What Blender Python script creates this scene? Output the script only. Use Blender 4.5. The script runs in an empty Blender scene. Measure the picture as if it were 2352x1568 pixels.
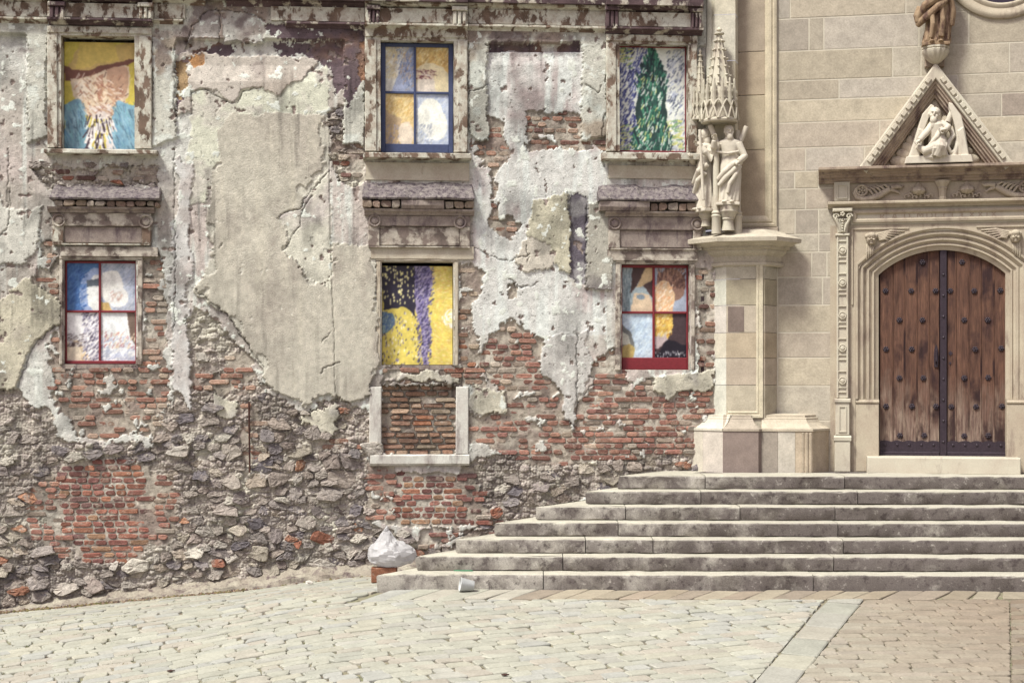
import bpy, bmesh, math, random
import numpy as np
from mathutils import Matrix, Vector, Euler

random.seed(7)
rng = np.random.default_rng(7)
scene = bpy.context.scene
COL = scene.collection
PI = math.pi

# ------------------------------------------------------------------ camera, sky, sun, exposure
F, CX, HY, EYE = 3500.0, 1176.0, 880.0, 2.3          # focal length and horizon of the photograph (2352 px wide)
cam_d = bpy.data.cameras.new("Camera")
cam = bpy.data.objects.new("Camera", cam_d)
COL.objects.link(cam)
cam.location = (0, 0, EYE)
cam.rotation_euler = (math.radians(90), 0, 0)
cam_d.sensor_width = 36.0
cam_d.lens = 36.0 * F / 2352.0
cam_d.shift_y = (HY - 784.0) / 2352.0
cam_d.clip_end = 2000
scene.camera = cam

SUN_EL, SUN_AZ = math.radians(57), math.radians(226)   # azimuth measured clockwise from +Y: front left of the facade
world = bpy.data.worlds.new("World")
scene.world = world
world.use_nodes = True
wn = world.node_tree.nodes
wl = world.node_tree.links
wn.clear()
wo = wn.new("ShaderNodeOutputWorld")
wb = wn.new("ShaderNodeBackground")
ws = wn.new("ShaderNodeTexSky")
ws.sky_type = 'NISHITA'
ws.sun_disc = False
ws.sun_elevation = SUN_EL
ws.sun_rotation = SUN_AZ
ws.air_density = 1.0
ws.dust_density = 4.0
ws.ozone_density = 1.0
wh = wn.new("ShaderNodeHueSaturation")
wh.inputs["Saturation"].default_value = 0.22           # overcast: a near-white sky
wl.new(ws.outputs[0], wh.inputs["Color"])
wt = wn.new("ShaderNodeMix"); wt.data_type = 'RGBA'; wt.blend_type = 'MULTIPLY'
wt.inputs[0].default_value = 1.0; wt.inputs[7].default_value = (1.0, 0.92, 1.02, 1)
wl.new(wh.outputs[0], wt.inputs[6])
wl.new(wt.outputs[2], wb.inputs[0])
wb.inputs[1].default_value = 0.06
wl.new(wb.outputs[0], wo.inputs[0])

sun_d = bpy.data.lights.new("Sun", 'SUN')
sun_d.energy = 2.0
sun_d.angle = math.radians(11)
sun_d.color = (0.99, 1.0, 0.89)
sun = bpy.data.objects.new("Sun", sun_d)
COL.objects.link(sun)
sd = Vector((math.sin(SUN_AZ) * math.cos(SUN_EL), math.cos(SUN_AZ) * math.cos(SUN_EL), math.sin(SUN_EL)))
sun.rotation_euler = sd.to_track_quat('Z', 'Y').to_euler()

scene.view_settings.view_transform = 'Standard'
scene.view_settings.look = 'None'
scene.view_settings.exposure = 1.45
scene.view_settings.gamma = 1.0

# ------------------------------------------------------------------ small maths
def lin(c):
    c = c / 255.0
    return c / 12.92 if c <= 0.04045 else ((c + 0.055) / 1.055) ** 2.4

ALB = 0.86
def col(r, g, b, k=1.0):
    return (lin(r) * ALB * k, lin(g) * ALB * k, lin(b) * ALB * k)

def hash2(ix, iy, seed):
    h = (ix.astype(np.int64) * 374761393 + iy.astype(np.int64) * 668265263 + seed * 982451653) & 0xffffffff
    h = ((h ^ (h >> 13)) * 1274126177) & 0xffffffff
    h = (h ^ (h >> 16)) & 0xffff
    return h / 65535.0

def vnoise(x, y, seed):
    ix, iy = np.floor(x), np.floor(y)
    fx, fy = x - ix, y - iy
    ix = ix.astype(np.int64); iy = iy.astype(np.int64)
    fx = fx * fx * (3 - 2 * fx); fy = fy * fy * (3 - 2 * fy)
    a = hash2(ix, iy, seed); b = hash2(ix + 1, iy, seed)
    c = hash2(ix, iy + 1, seed); d = hash2(ix + 1, iy + 1, seed)
    return (a * (1 - fx) + b * fx) * (1 - fy) + (c * (1 - fx) + d * fx) * fy

def fbm(x, y, seed, octv=4):
    s = 0.0; amp = 0.5; tot = 0.0
    for o in range(octv):
        s = s + amp * vnoise(x * 2 ** o + 17.3 * o, y * 2 ** o - 9.1 * o, seed + o)
        tot += amp; amp *= 0.5
    return s / tot

def voronoi(x, y, seed):
    ix, iy = np.floor(x).astype(np.int64), np.floor(y).astype(np.int64)
    f1 = np.full(x.shape, 9.0); f2 = np.full(x.shape, 9.0); cid = np.zeros(x.shape)
    for dx in (-1, 0, 1):
        for dy in (-1, 0, 1):
            cx, cy = ix + dx, iy + dy
            px = cx + 0.1 + 0.8 * hash2(cx, cy, seed); py = cy + 0.1 + 0.8 * hash2(cx, cy, seed + 5)
            d = np.sqrt((px - x) ** 2 + (py - y) ** 2)
            n = d < f1
            f2 = np.where(n, f1, np.minimum(f2, d))
            cid = np.where(n, hash2(cx, cy, seed + 9), cid)
            f1 = np.where(n, d, f1)
    return f1, f2, cid

def sn(x, seed=0):                                     # scalar 1-D noise, -1..1
    i = math.floor(x); f = x - i; f = f * f * (3 - 2 * f)
    def h(k):
        v = math.sin(k * 127.1 + seed * 311.7) * 43758.5453
        return v - math.floor(v)
    return (h(i) * (1 - f) + h(i + 1) * f) * 2 - 1

def in_poly(px, py, poly):
    px = np.asarray(px, float); py = np.asarray(py, float)
    ins = np.zeros(px.shape, bool)
    n = len(poly)
    for i in range(n):
        x0, y0 = poly[i]; x1, y1 = poly[(i + 1) % n]
        if y0 == y1:
            continue
        c = ((y0 > py) != (y1 > py)) & (px < (x1 - x0) * (py - y0) / (y1 - y0) + x0)
        ins ^= c
    return ins

def clip_half(poly, nx, ny, d):                        # keep nx*x+ny*y <= d
    out = []
    n = len(poly)
    for i in range(n):
        a, b = poly[i], poly[(i + 1) % n]
        da = nx * a[0] + ny * a[1] - d; db = nx * b[0] + ny * b[1] - d
        if da <= 0:
            out.append(a)
        if (da < 0 < db) or (db < 0 < da):
            t = da / (da - db)
            out.append((a[0] + (b[0] - a[0]) * t, a[1] + (b[1] - a[1]) * t))
    return out

def poly_area(p):
    return 0.5 * abs(sum(p[i][0] * p[(i + 1) % len(p)][1] - p[(i + 1) % len(p)][0] * p[i][1] for i in range(len(p))))

class Frame:                                           # a vertical plane: x along it, y into it, z up
    def __init__(s, ox, oy, tan):
        s.o = np.array([ox, oy]); th = math.atan(tan)
        s.c, s.s = math.cos(th), math.sin(th)
        s.m = Matrix.Translation((ox, oy, 0)) @ Matrix.Rotation(th, 4, 'Z')
    def at(s, px, py, p=0.0):                          # point of the plane (p metres proud of it) seen at a pixel of the photograph
        dx = (px - CX) / F; dz = (HY - py) / F
        n = (-s.s, s.c)
        t = (-p + n[0] * s.o[0] + n[1] * s.o[1]) / (n[0] * dx + n[1])
        X, Y = t * dx, t
        u = (X - s.o[0]) * s.c + (Y - s.o[1]) * s.s
        return u, EYE + t * dz
    def world(s, u, w, v):
        return (s.o[0] + u * s.c - w * s.s, s.o[1] + u * s.s + w * s.c, v)
    def px(s, u, v, p=0.0):
        X = s.o[0] + u * s.c + p * s.s; Y = s.o[1] + u * s.s - p * s.c
        return CX + F * X / Y, HY - F * (v - EYE) / Y

LF = Frame(2.54, 20.0, 0.0805)                         # ruined facade
RF = Frame(3.45, 20.0, -0.19)                          # church facade
SF = Frame(0.0, 17.05, -0.02)                          # stairs

# ------------------------------------------------------------------ mesh building
class MB:
    def __init__(s):
        s.v = []; s.f = []; s.c = []
    def add(s, verts, faces, c=None):
        o = len(s.v)
        s.v += [tuple(p) for p in verts]
        s.f += [tuple(i + o for i in f) for f in faces]
        s.c += [c if c else (1, 1, 1)] * len(verts)
    def box(s, x0, x1, y0, y1, z0, z1, c=None):
        s.add([(x0, y0, z0), (x1, y0, z0), (x1, y1, z0), (x0, y1, z0), (x0, y0, z1), (x1, y0, z1), (x1, y1, z1), (x0, y1, z1)],
              [(0, 1, 5, 4), (1, 2, 6, 5), (2, 3, 7, 6), (3, 0, 4, 7), (4, 5, 6, 7), (3, 2, 1, 0)], c)
    def prism(s, poly, y0, y1, c=None, inset=0.0):     # poly in (x,z), front at y0; inset chamfers the front
        n = len(poly)
        if inset:
            cx = sum(p[0] for p in poly) / n; cz = sum(p[1] for p in poly) / n
            def ins(p):
                dx, dz = p[0] - cx, p[1] - cz; d = math.hypot(dx, dz) or 1
                k = max(0.2, 1 - inset * 1.3 / d)
                return (cx + dx * k, cz + dz * k)
            q = [ins(p) for p in poly]
            vs = [(p[0], y1, p[1]) for p in poly] + [(p[0], y0 + inset, p[1]) for p in poly] + [(p[0], y0, p[1]) for p in q]
            fs = [(i, (i + 1) % n, n + (i + 1) % n, n + i) for i in range(n)] + [(n + i, n + (i + 1) % n, 2 * n + (i + 1) % n, 2 * n + i) for i in range(n)]
            fs += [tuple(range(2 * n, 3 * n)), tuple(range(n - 1, -1, -1))]
        else:
            vs = [(p[0], y1, p[1]) for p in poly] + [(p[0], y0, p[1]) for p in poly]
            fs = [(i, (i + 1) % n, n + (i + 1) % n, n + i) for i in range(n)] + [tuple(range(n, 2 * n)), tuple(range(n - 1, -1, -1))]
        s.add(vs, fs, c)
    def block(s, x0, x1, z0, z1, yf, yb, bev=0.008, c=None):
        s.add([(x0, yb, z0), (x1, yb, z0), (x1, yb, z1), (x0, yb, z1),
               (x0, yf + bev, z0), (x1, yf + bev, z0), (x1, yf + bev, z1), (x0, yf + bev, z1),
               (x0 + bev, yf, z0 + bev), (x1 - bev, yf, z0 + bev), (x1 - bev, yf, z1 - bev), (x0 + bev, yf, z1 - bev)],
              [(3, 2, 1, 0), (0, 1, 5, 4), (1, 2, 6, 5), (2, 3, 7, 6), (3, 0, 4, 7), (4, 5, 9, 8), (5, 6, 10, 9), (6, 7, 11, 10), (7, 4, 8, 11), (8, 9, 10, 11)], c)
    def extr(s, prof, u0, u1, c=None, seg=1, jit=0.0, seed=1):   # prof: closed loop of (proud, z), run along x
        n = len(prof); vs = []; fs = []
        for k in range(seg + 1):
            x = u0 + (u1 - u0) * k / seg
            for j, (p, z) in enumerate(prof):
                d = jit * sn(x * 9 + j * 3.7, seed + j) if jit else 0
                e = jit * sn(x * 7 + j * 5.1, seed + 30 + j) if jit else 0
                vs.append((x, -p - d, z + e * 0.6))
        for k in range(seg):
            for j in range(n):
                a = k * n + j; b = k * n + (j + 1) % n
                fs.append((a, b, b + n, a + n))
        fs += [tuple(range(n)), tuple(range(seg * n + n - 1, seg * n - 1, -1))]
        s.add(vs, fs, c)
    def sweep(s, path, prof, c=None, closed=False):    # path in (x,z); prof: (offset to the left of the path, y)
        m = len(path); n = len(prof); vs = []; fs = []
        for i in range(m):
            if closed:
                a = path[i - 1]; b = path[(i + 1) % m]
            else:
                a = path[max(i - 1, 0)]; b = path[min(i + 1, m - 1)]
            p = path[i]
            d1 = Vector((p[0] - a[0], p[1] - a[1])); d2 = Vector((b[0] - p[0], b[1] - p[1]))
            if d1.length < 1e-9: d1 = d2
            if d2.length < 1e-9: d2 = d1
            d1.normalize(); d2.normalize()
            n1 = Vector((-d1.y, d1.x)); n2 = Vector((-d2.y, d2.x))
            nn = (n1 + n2)
            nn = nn / max(0.25, nn.length_squared) * 2
            for (o, y) in prof:
                vs.append((p[0] + nn.x * o, y, p[1] + nn.y * o))
        for i in range(m if closed else m - 1):
            k = (i + 1) % m
            for j in range(n - 1):
                fs.append((i * n + j, i * n + j + 1, k * n + j + 1, k * n + j))
        if not closed and n > 2:
            fs += [tuple(range(n)), tuple((m - 1) * n + j for j in range(n - 1, -1, -1))]
        s.add(vs, fs, c)
    def plan(s, path, prof, c=None, jit=0.0, seed=1):  # path in (x,y); prof: (offset to the right of the path, z)
        m = len(path); n = len(prof); vs = []; fs = []
        for i in range(m):
            a = path[max(i - 1, 0)]; b = path[min(i + 1, m - 1)]; p = path[i]
            d1 = Vector((p[0] - a[0], p[1] - a[1])); d2 = Vector((b[0] - p[0], b[1] - p[1]))
            if d1.length < 1e-9: d1 = d2
            if d2.length < 1e-9: d2 = d1
            d1.normalize(); d2.normalize()
            nn = Vector((d1.y, -d1.x)) + Vector((d2.y, -d2.x))
            nn = nn / max(0.25, nn.length_squared) * 2
            for j, (o, z) in enumerate(prof):
                e = jit * sn(p[0] * 6 + p[1] * 4 + j * 2.3, seed + j) if jit else 0
                g = jit * 0.7 * sn(p[0] * 5 - p[1] * 3 + j * 1.7, seed + 40 + j) if jit else 0
                vs.append((p[0] + nn.x * (o + e), p[1] + nn.y * (o + e), z + g))
        for i in range(m - 1):
            for j in range(n - 1):
                fs.append((i * n + j, (i + 1) * n + j, (i + 1) * n + j + 1, i * n + j + 1))
        if n > 2:
            fs += [tuple(range(n)), tuple((m - 1) * n + j for j in range(n - 1, -1, -1))]
        s.add(vs, fs, c)
    def lathe(s, prof, cx, cy, seg=20, flute=0.0, nf=0, c=None, a0=0, a1=2 * PI):   # prof: (r,z)
        full = abs(a1 - a0 - 2 * PI) < 1e-6
        m = seg if full else seg + 1
        vs = []; fs = []; n = len(prof)
        for i in range(m):
            a = a0 + (a1 - a0) * i / seg
            k = 1 + flute * math.cos(nf * a)
            for r, z in prof:
                vs.append((cx + math.cos(a) * r * k, cy + math.sin(a) * r * k, z))
        for i in range(seg):
            k = (i + 1) % m
            for j in range(n - 1):
                fs.append((i * n + j, k * n + j, k * n + j + 1, i * n + j + 1))
        fs += [tuple(i * n for i in range(m))[::-1], tuple(i * n + n - 1 for i in range(m))]
        s.add(vs, fs, c)
    def tube(s, path, rad, seg=10, c=None, flat=1.0):
        m = len(path); vs = []; fs = []
        if not hasattr(rad, '__len__'): rad = [rad] * m
        for i in range(m):
            a = Vector(path[max(i - 1, 0)]); b = Vector(path[min(i + 1, m - 1)])
            t = (b - a).normalized()
            ref = Vector((0, 1, 0)) if abs(t.y) < 0.9 else Vector((1, 0, 0))
            e1 = t.cross(ref).normalized(); e2 = t.cross(e1)
            for k in range(seg):
                an = 2 * PI * k / seg
                q = Vector(path[i]) + e1 * math.cos(an) * rad[i] + e2 * math.sin(an) * rad[i] * flat
                vs.append(tuple(q))
        for i in range(m - 1):
            for k in range(seg):
                fs.append((i * seg + k, i * seg + (k + 1) % seg, (i + 1) * seg + (k + 1) % seg, (i + 1) * seg + k))
        fs += [tuple(range(seg))[::-1], tuple((m - 1) * seg + k for k in range(seg))]
        s.add(vs, fs, c)
    def ell(s, cen, r, rot=None, seg=14, rings=9, c=None):
        vs = []; fs = []
        R = rot.to_matrix() if rot else Matrix.Identity(3)
        for i in range(rings + 1):
            ph = PI * i / rings
            for k in range(seg):
                an = 2 * PI * k / seg
                q = R @ Vector((r[0] * math.sin(ph) * math.cos(an), r[1] * math.sin(ph) * math.sin(an), r[2] * math.cos(ph)))
                vs.append((cen[0] + q.x, cen[1] + q.y, cen[2] + q.z))
        for i in range(rings):
            for k in range(seg):
                fs.append((i * seg + k, (i + 1) * seg + k, (i + 1) * seg + (k + 1) % seg, i * seg + (k + 1) % seg))
        s.add(vs, fs, c)
    def build(s, name, mat, parent=None, frame=None, smooth=False, base=None, angle=None):
        me = bpy.data.meshes.new(name)
        vs = s.v
        if base:
            vs = [(p[0] - base[0], p[1] - base[1], p[2] - base[2]) for p in vs]
        me.from_pydata(vs, [], s.f)
        bm = bmesh.new(); bm.from_mesh(me)
        bmesh.ops.recalc_face_normals(bm, faces=bm.faces)
        bm.to_mesh(me); bm.free()
        ca = me.color_attributes.new("Col", 'FLOAT_COLOR', 'POINT')
        arr = np.ones((len(s.v), 4), np.float32); arr[:, :3] = np.array([q[:3] for q in s.c], np.float32); arr[:, 3] = [q[3] if len(q) > 3 else 1.0 for q in s.c]
        ca.data.foreach_set("color", arr.ravel())
        if smooth:
            me.polygons.foreach_set("use_smooth", [True] * len(me.polygons))
            if angle:
                me.set_sharp_from_angle(angle=math.radians(angle))
        me.materials.append(mat)
        o = bpy.data.objects.new(name, me)
        COL.objects.link(o)
        if parent:
            o.parent = parent
        elif frame:
            o.matrix_world = frame.m @ Matrix.Translation(base or (0, 0, 0))
        return o

def empty(name, m):
    o = bpy.data.objects.new(name, None)
    COL.objects.link(o)
    o.empty_display_size = 0.2
    o.matrix_world = m
    return o

def tag(o, label=None, cat=None, group=None, kind=None):
    if label: o["label"] = label
    if cat: o["category"] = cat
    if group: o["group"] = group
    if kind: o["kind"] = kind
    return o

def fuse(o, voxel, smooth=3):                          # overlapping pieces become one continuous carved surface
    m = o.modifiers.new("r", 'REMESH'); m.mode = 'VOXEL'; m.voxel_size = voxel; m.use_smooth_shade = True
    if smooth:
        k = o.modifiers.new("s", 'SMOOTH'); k.iterations = smooth; k.factor = 0.5
    dg = bpy.context.evaluated_depsgraph_get()
    ev = o.evaluated_get(dg)
    me = bpy.data.meshes.new_from_object(ev)
    mat = o.data.materials[0]
    o.modifiers.clear()
    old = o.data
    o.data = me
    bpy.data.meshes.remove(old)
    me.materials.clear(); me.materials.append(mat)
    me.polygons.foreach_set("use_smooth", [True] * len(me.polygons))
    return o

# ------------------------------------------------------------------ materials
def nodes_of(name, rough=0.9, spec=0.2):
    m = bpy.data.materials.new(name)
    m.use_nodes = True
    nt = m.node_tree
    b = nt.nodes["Principled BSDF"]
    b.inputs["Roughness"].default_value = rough
    b.inputs["Specular IOR Level"].default_value = spec
    return m, nt, b

def noise(nt, scale, detail=4.0, rough=0.6, vec=None, dist=0.0):
    n = nt.nodes.new("ShaderNodeTexNoise")
    n.inputs["Scale"].default_value = scale
    n.inputs["Detail"].default_value = detail
    n.inputs["Roughness"].default_value = rough
    n.inputs["Distortion"].default_value = dist
    if vec: nt.links.new(vec, n.inputs["Vector"])
    return n.outputs["Fac"]

def ramp(nt, fac, stops):
    r = nt.nodes.new("ShaderNodeValToRGB")
    e = r.color_ramp.elements
    while len(e) < len(stops): e.new(0.5)
    for i, (p, c) in enumerate(stops):
        e[i].position = p
        e[i].color = (c, c, c, 1) if not hasattr(c, '__len__') else (c[0], c[1], c[2], 1)
    nt.links.new(fac, r.inputs[0])
    return r.outputs[0]

def mix(nt, a, b, fac, mode='MIX'):
    n = nt.nodes.new("ShaderNodeMix"); n.data_type = 'RGBA'; n.blend_type = mode
    def put(x, sock):
        if hasattr(x, 'is_linked'): nt.links.new(x, sock)
        elif hasattr(x, '__len__'): sock.default_value = (x[0], x[1], x[2], 1)
        else: sock.default_value = x
    put(fac, n.inputs[0]); put(a, n.inputs[6]); put(b, n.inputs[7])
    return n.outputs[2]

def coords(nt, sx=1, sy=1, sz=1, rnd=False):
    t = nt.nodes.new("ShaderNodeTexCoord")
    mp = nt.nodes.new("ShaderNodeMapping")
    mp.inputs["Scale"].default_value = (sx, sy, sz)
    nt.links.new(t.outputs["Object"], mp.inputs["Vector"])
    if rnd:
        oi = nt.nodes.new("ShaderNodeObjectInfo")
        mu = nt.nodes.new("ShaderNodeMath"); mu.operation = 'MULTIPLY'; mu.inputs[1].default_value = 37.0
        nt.links.new(oi.outputs["Random"], mu.inputs[0])
        cb = nt.nodes.new("ShaderNodeCombineXYZ")
        nt.links.new(mu.outputs[0], cb.inputs[0]); nt.links.new(mu.outputs[0], cb.inputs[1])
        nt.links.new(cb.outputs[0], mp.inputs["Location"])
    return mp.outputs[0]

def bump(nt, b, height, strength, dist=0.01):
    n = nt.nodes.new("ShaderNodeBump")
    n.inputs["Strength"].default_value = strength
    n.inputs["Distance"].default_value = dist
    nt.links.new(height, n.inputs["Height"])
    nt.links.new(n.outputs[0], b.inputs["Normal"])

def mat_attr(name, fine=60.0, amt=(0.78, 1.12), big=(0.9, 1.06), bs=0.5, bd=0.008, rough=0.92, tint=None):
    m, nt, b = nodes_of(name, rough)
    a = nt.nodes.new("ShaderNodeAttribute"); a.attribute_name = "Col"
    vec = coords(nt)
    n1 = noise(nt, fine, 5, 0.65, vec); n2 = noise(nt, fine * 0.12, 4, 0.6, vec)
    c = mix(nt, a.outputs["Color"], ramp(nt, n1, [(0.3, amt[0]), (0.7, amt[1])]), 1.0, 'MULTIPLY')
    c = mix(nt, c, ramp(nt, n2, [(0.3, big[0]), (0.7, big[1])]), 1.0, 'MULTIPLY')
    nt.links.new(c, b.inputs["Base Color"])
    bump(nt, b, n1, bs, bd)
    return m

def mat_smear(name, fine, amt, sm, th, c2, k, bs, bd):
    m, nt, b = nodes_of(name, .93)
    a = nt.nodes.new("ShaderNodeAttribute"); a.attribute_name = "Col"
    vec = coords(nt)
    n1 = noise(nt, fine, 6, 0.68, vec); n2 = noise(nt, sm, 6, 0.65, vec, .4); n3 = noise(nt, fine * .3, 5, .65, vec)
    c = mix(nt, a.outputs["Color"], c2, ramp(nt, n2, [(th[0], 0.0), (th[1], k)]))
    c = mix(nt, c, ramp(nt, n1, [(0.3, amt[0]), (0.7, amt[1])]), 1.0, 'MULTIPLY')
    c = mix(nt, c, ramp(nt, n3, [(0.35, .8), (0.65, 1.12)]), 1.0, 'MULTIPLY')
    nt.links.new(c, b.inputs["Base Color"])
    ad = nt.nodes.new("ShaderNodeMath"); ad.operation = 'MULTIPLY_ADD'; ad.inputs[1].default_value = 1.6
    nt.links.new(n3, ad.inputs[0]); nt.links.new(n1, ad.inputs[2])
    bump(nt, b, ad.outputs[0], bs, bd)
    return m

def mat_stone(name, c1, c2, scale=3.0, stain=None, st=(0.5, 0.7), fine=45.0, fa=(0.8, 1.1), bs=0.35, bd=0.006, rough=0.88, streak=True, rv=0.0):
    m, nt, b = nodes_of(name, rough)
    vec = coords(nt, rnd=rv > 0)
    n0 = noise(nt, scale, 5, 0.6, vec, 0.3)
    c = mix(nt, c1, c2, ramp(nt, n0, [(0.35, 0.0), (0.65, 1.0)]))
    if stain:
        v2 = coords(nt, 1, 1, 0.35 if streak else 1, rnd=rv > 0)
        n3 = noise(nt, scale * 1.6, 6, 0.68, v2, 0.2)
        c = mix(nt, c, stain, ramp(nt, n3, [(st[0], 0.0), (st[1], 1.0)]))
    n1 = noise(nt, fine, 5, 0.7, vec)
    c = mix(nt, c, ramp(nt, n1, [(0.3, fa[0]), (0.7, fa[1])]), 1.0, 'MULTIPLY')
    if rv > 0:
        oi = nt.nodes.new("ShaderNodeObjectInfo")
        r = ramp(nt, oi.outputs["Random"], [(0.0, 1 - rv), (1.0, 1 + rv * 0.5)])
        c = mix(nt, c, r, 1.0, 'MULTIPLY')
    nt.links.new(c, b.inputs["Base Color"])
    bump(nt, b, n1, bs, bd)
    return m

def mat_peel(name, paint, stone, scale=6.0, th=0.5, soft=0.03, dirt=None, streak=0.5):
    m, nt, b = nodes_of(name, 0.9)
    vec = coords(nt, 1, 1, streak)
    n0 = noise(nt, scale, 8, 0.62, vec, 0.25)
    msk = ramp(nt, n0, [(th - soft, 0.0), (th + soft, 1.0)])
    v2 = coords(nt)
    n1 = noise(nt, 50, 5, 0.7, v2)
    n2 = noise(nt, 4, 5, 0.65, v2)
    st = mix(nt, stone, tuple(x * 0.55 for x in stone), ramp(nt, n2, [(0.4, 0.0), (0.62, 1.0)]))
    pt = mix(nt, paint, dirt or tuple(x * 0.7 for x in paint), ramp(nt, noise(nt, 9, 6, 0.7, v2), [(0.42, 0.0), (0.7, 1.0)]))
    c = mix(nt, st, pt, msk)
    c = mix(nt, c, ramp(nt, n1, [(0.3, 0.8), (0.7, 1.1)]), 1.0, 'MULTIPLY')
    nt.links.new(c, b.inputs["Base Color"])
    ad = nt.nodes.new("ShaderNodeMath"); ad.operation = 'MULTIPLY_ADD'; ad.inputs[1].default_value = 0.5
    nt.links.new(n1, ad.inputs[0]); nt.links.new(msk, ad.inputs[2])
    bump(nt, b, ad.outputs[0], 0.5, 0.006)
    return m

def mat_plain(name, c, rough=0.6, spec=0.3, fine=30, fa=(0.85, 1.1), metal=0.0):
    m, nt, b = nodes_of(name, rough, spec)
    b.inputs["Metallic"].default_value = metal
    vec = coords(nt)
    n1 = noise(nt, fine, 5, 0.65, vec)
    nt.links.new(mix(nt, c, ramp(nt, n1, [(0.3, fa[0]), (0.7, fa[1])]), 1.0, 'MULTIPLY'), b.inputs["Base Color"])
    bump(nt, b, n1, 0.2, 0.004)
    return m

M = {}
M['wall'] = mat_attr('ruin_plaster', 60, (0.78, 1.12), (0.88, 1.08), 0.8, 0.014)
M['brick'] = mat_smear('old_brick', 80, (0.66, 1.18), 10, (.53, .66), col(182, 168, 152), .75, 0.8, 0.014)
M['rubble'] = mat_smear('rubble_stone', 45, (0.58, 1.2), 9, (.52, .64), col(172, 160, 150), .75, .85, 0.022)
M['paint'] = mat_attr('painted_board', 120, (0.93, 1.05), (0.97, 1.02), 0.25, 0.002, 0.38)
M['sett'] = mat_attr('paving_sett', 40, (0.8, 1.1), (0.86, 1.08), 0.5, 0.006, 0.85)

# ================================================================== ground
def zg(X, Y):
    z = 0.06 * max(min(Y - 17.0, 0), -6.0) - 0.045 * max(Y - 17.0, 0)
    if X < -1.0:
        t = -1.0 - X
        z -= 0.088 * t * min(1.0, 0.35 + t * 0.3)
    return z

def ground_sheet():
    xs = np.concatenate([[-400, -120, -40, -20], np.arange(-12, 12.01, 0.5), [20, 40, 120, 400]])
    ys = np.concatenate([[-400, -100, -30, 0, 6], np.arange(9, 21.01, 0.5), [40, 120, 400]])
    vs = [(x, y, zg(max(min(x, 12), -12), max(min(y, 21), 9)) - 0.02) for y in ys for x in xs]
    nx = len(xs)
    fs = [(j * nx + i, j * nx + i + 1, (j + 1) * nx + i + 1, (j + 1) * nx + i) for j in range(len(ys) - 1) for i in range(nx - 1)]
    m = MB(); m.add(vs, fs)
    return m
M['joint'] = mat_stone('joint_dirt', col(160, 148, 130, 0.8), col(142, 142, 112, 0.8), 5.0, col(70, 58, 52), (0.52, 0.66), 60, (0.7, 1.15), 0.6, 0.01)
pave = ground_sheet().build('paving', M['joint'])
tag(pave, 'pale worn stone sett paving in front of the stairs', None, None, 'structure')

def sett_mesh(poly, c, lift, seed):
    n = len(poly)
    cx = sum(p[0] for p in poly) / n; cy = sum(p[1] for p in poly) / n
    r = random.Random(seed)
    ring = []
    for i in range(n):                                  # cut the corners, roughen the outline
        a, p, b = poly[i - 1], poly[i], poly[(i + 1) % n]
        for q in (a, b):
            d = math.hypot(q[0] - p[0], q[1] - p[1]) or 1
            k = min(0.3, 0.022 / d)
            ring.append((p[0] + (q[0] - p[0]) * k + r.uniform(-.005, .005), p[1] + (q[1] - p[1]) * k + r.uniform(-.005, .005)))
    m = len(ring)
    tx, ty = r.uniform(-.03, .03), r.uniform(-.03, .03)
    vs = []
    for (k, dz) in ((1.0, -0.05), (1.0, -0.008), (0.93, 0.0)):
        for (x, y) in ring:
            X, Y = cx + (x - cx) * k, cy + (y - cy) * k
            vs.append((X, Y, zg(X, Y) + lift + dz + (X - cx) * tx + (Y - cy) * ty))
    fs = [(j * m + i, j * m + (i + 1) % m, (j + 1) * m + (i + 1) % m, (j + 1) * m + i) for j in range(2) for i in range(m)]
    fs.append(tuple(range(2 * m, 3 * m)))
    return vs, fs, c

SETTS = []
def lay(region, ang, rowh, lens, palette, ox=0.0, oy=0.0, shrink=0.007, jit=0.012, kcol=0.66, seed=3, grad=None):
    r = random.Random(seed)
    ca, sa = math.cos(ang), math.sin(ang)
    R = [((p[0] - ox) * ca + (p[1] - oy) * sa, -(p[0] - ox) * sa + (p[1] - oy) * ca) for p in region]
    y = min(p[1] for p in R); y1 = max(p[1] for p in R)
    x0 = min(p[0] for p in R); x1 = max(p[0] for p in R)
    cen = (sum(p[0] for p in R) / len(R), sum(p[1] for p in R) / len(R))
    while y < y1:
        h = rowh * r.uniform(0.88, 1.12)
        x = x0 - r.uniform(0, 0.4)
        while x < x1:
            l = r.choice(lens) * r.uniform(0.88, 1.12)
            j = lambda: r.uniform(-jit, jit)
            g = shrink * r.uniform(0.5, 1.6) / 2
            q = [(x + g + j(), y + g), (x + l - g + j(), y + g), (x + l - g + j(), y + h - g), (x + g + j(), y + h - g)]
            for i in range(len(R)):
                a, b = R[i], R[(i + 1) % len(R)]
                nx, ny = b[1] - a[1], -(b[0] - a[0])
                if nx * (cen[0] - a[0]) + ny * (cen[1] - a[1]) > 0: nx, ny = -nx, -ny
                L = math.hypot(nx, ny)
                q = clip_half(q, nx / L, ny / L, (nx * a[0] + ny * a[1]) / L - 0.006)
                if len(q) < 3: break
            if len(q) >= 3 and poly_area(q) > 0.004:
                w = [(ox + p[0] * ca - p[1] * sa, oy + p[0] * sa + p[1] * ca) for p in q]
                c = r.choice(palette); k = r.uniform(0.93, 1.05) * kcol
                if grad:
                    t_ = max(0.0, min(1.0, (sum(p[0] for p in w) / len(w) - grad[0]) / (grad[1] - grad[0])))
                    c = tuple(c[i] + (grad[2][i] - c[i]) * t_ for i in range(3))
                SETTS.append((w, col(*c, k), r.uniform(-0.004, 0.006), r.random()))
            x += l
        y += h

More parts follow.
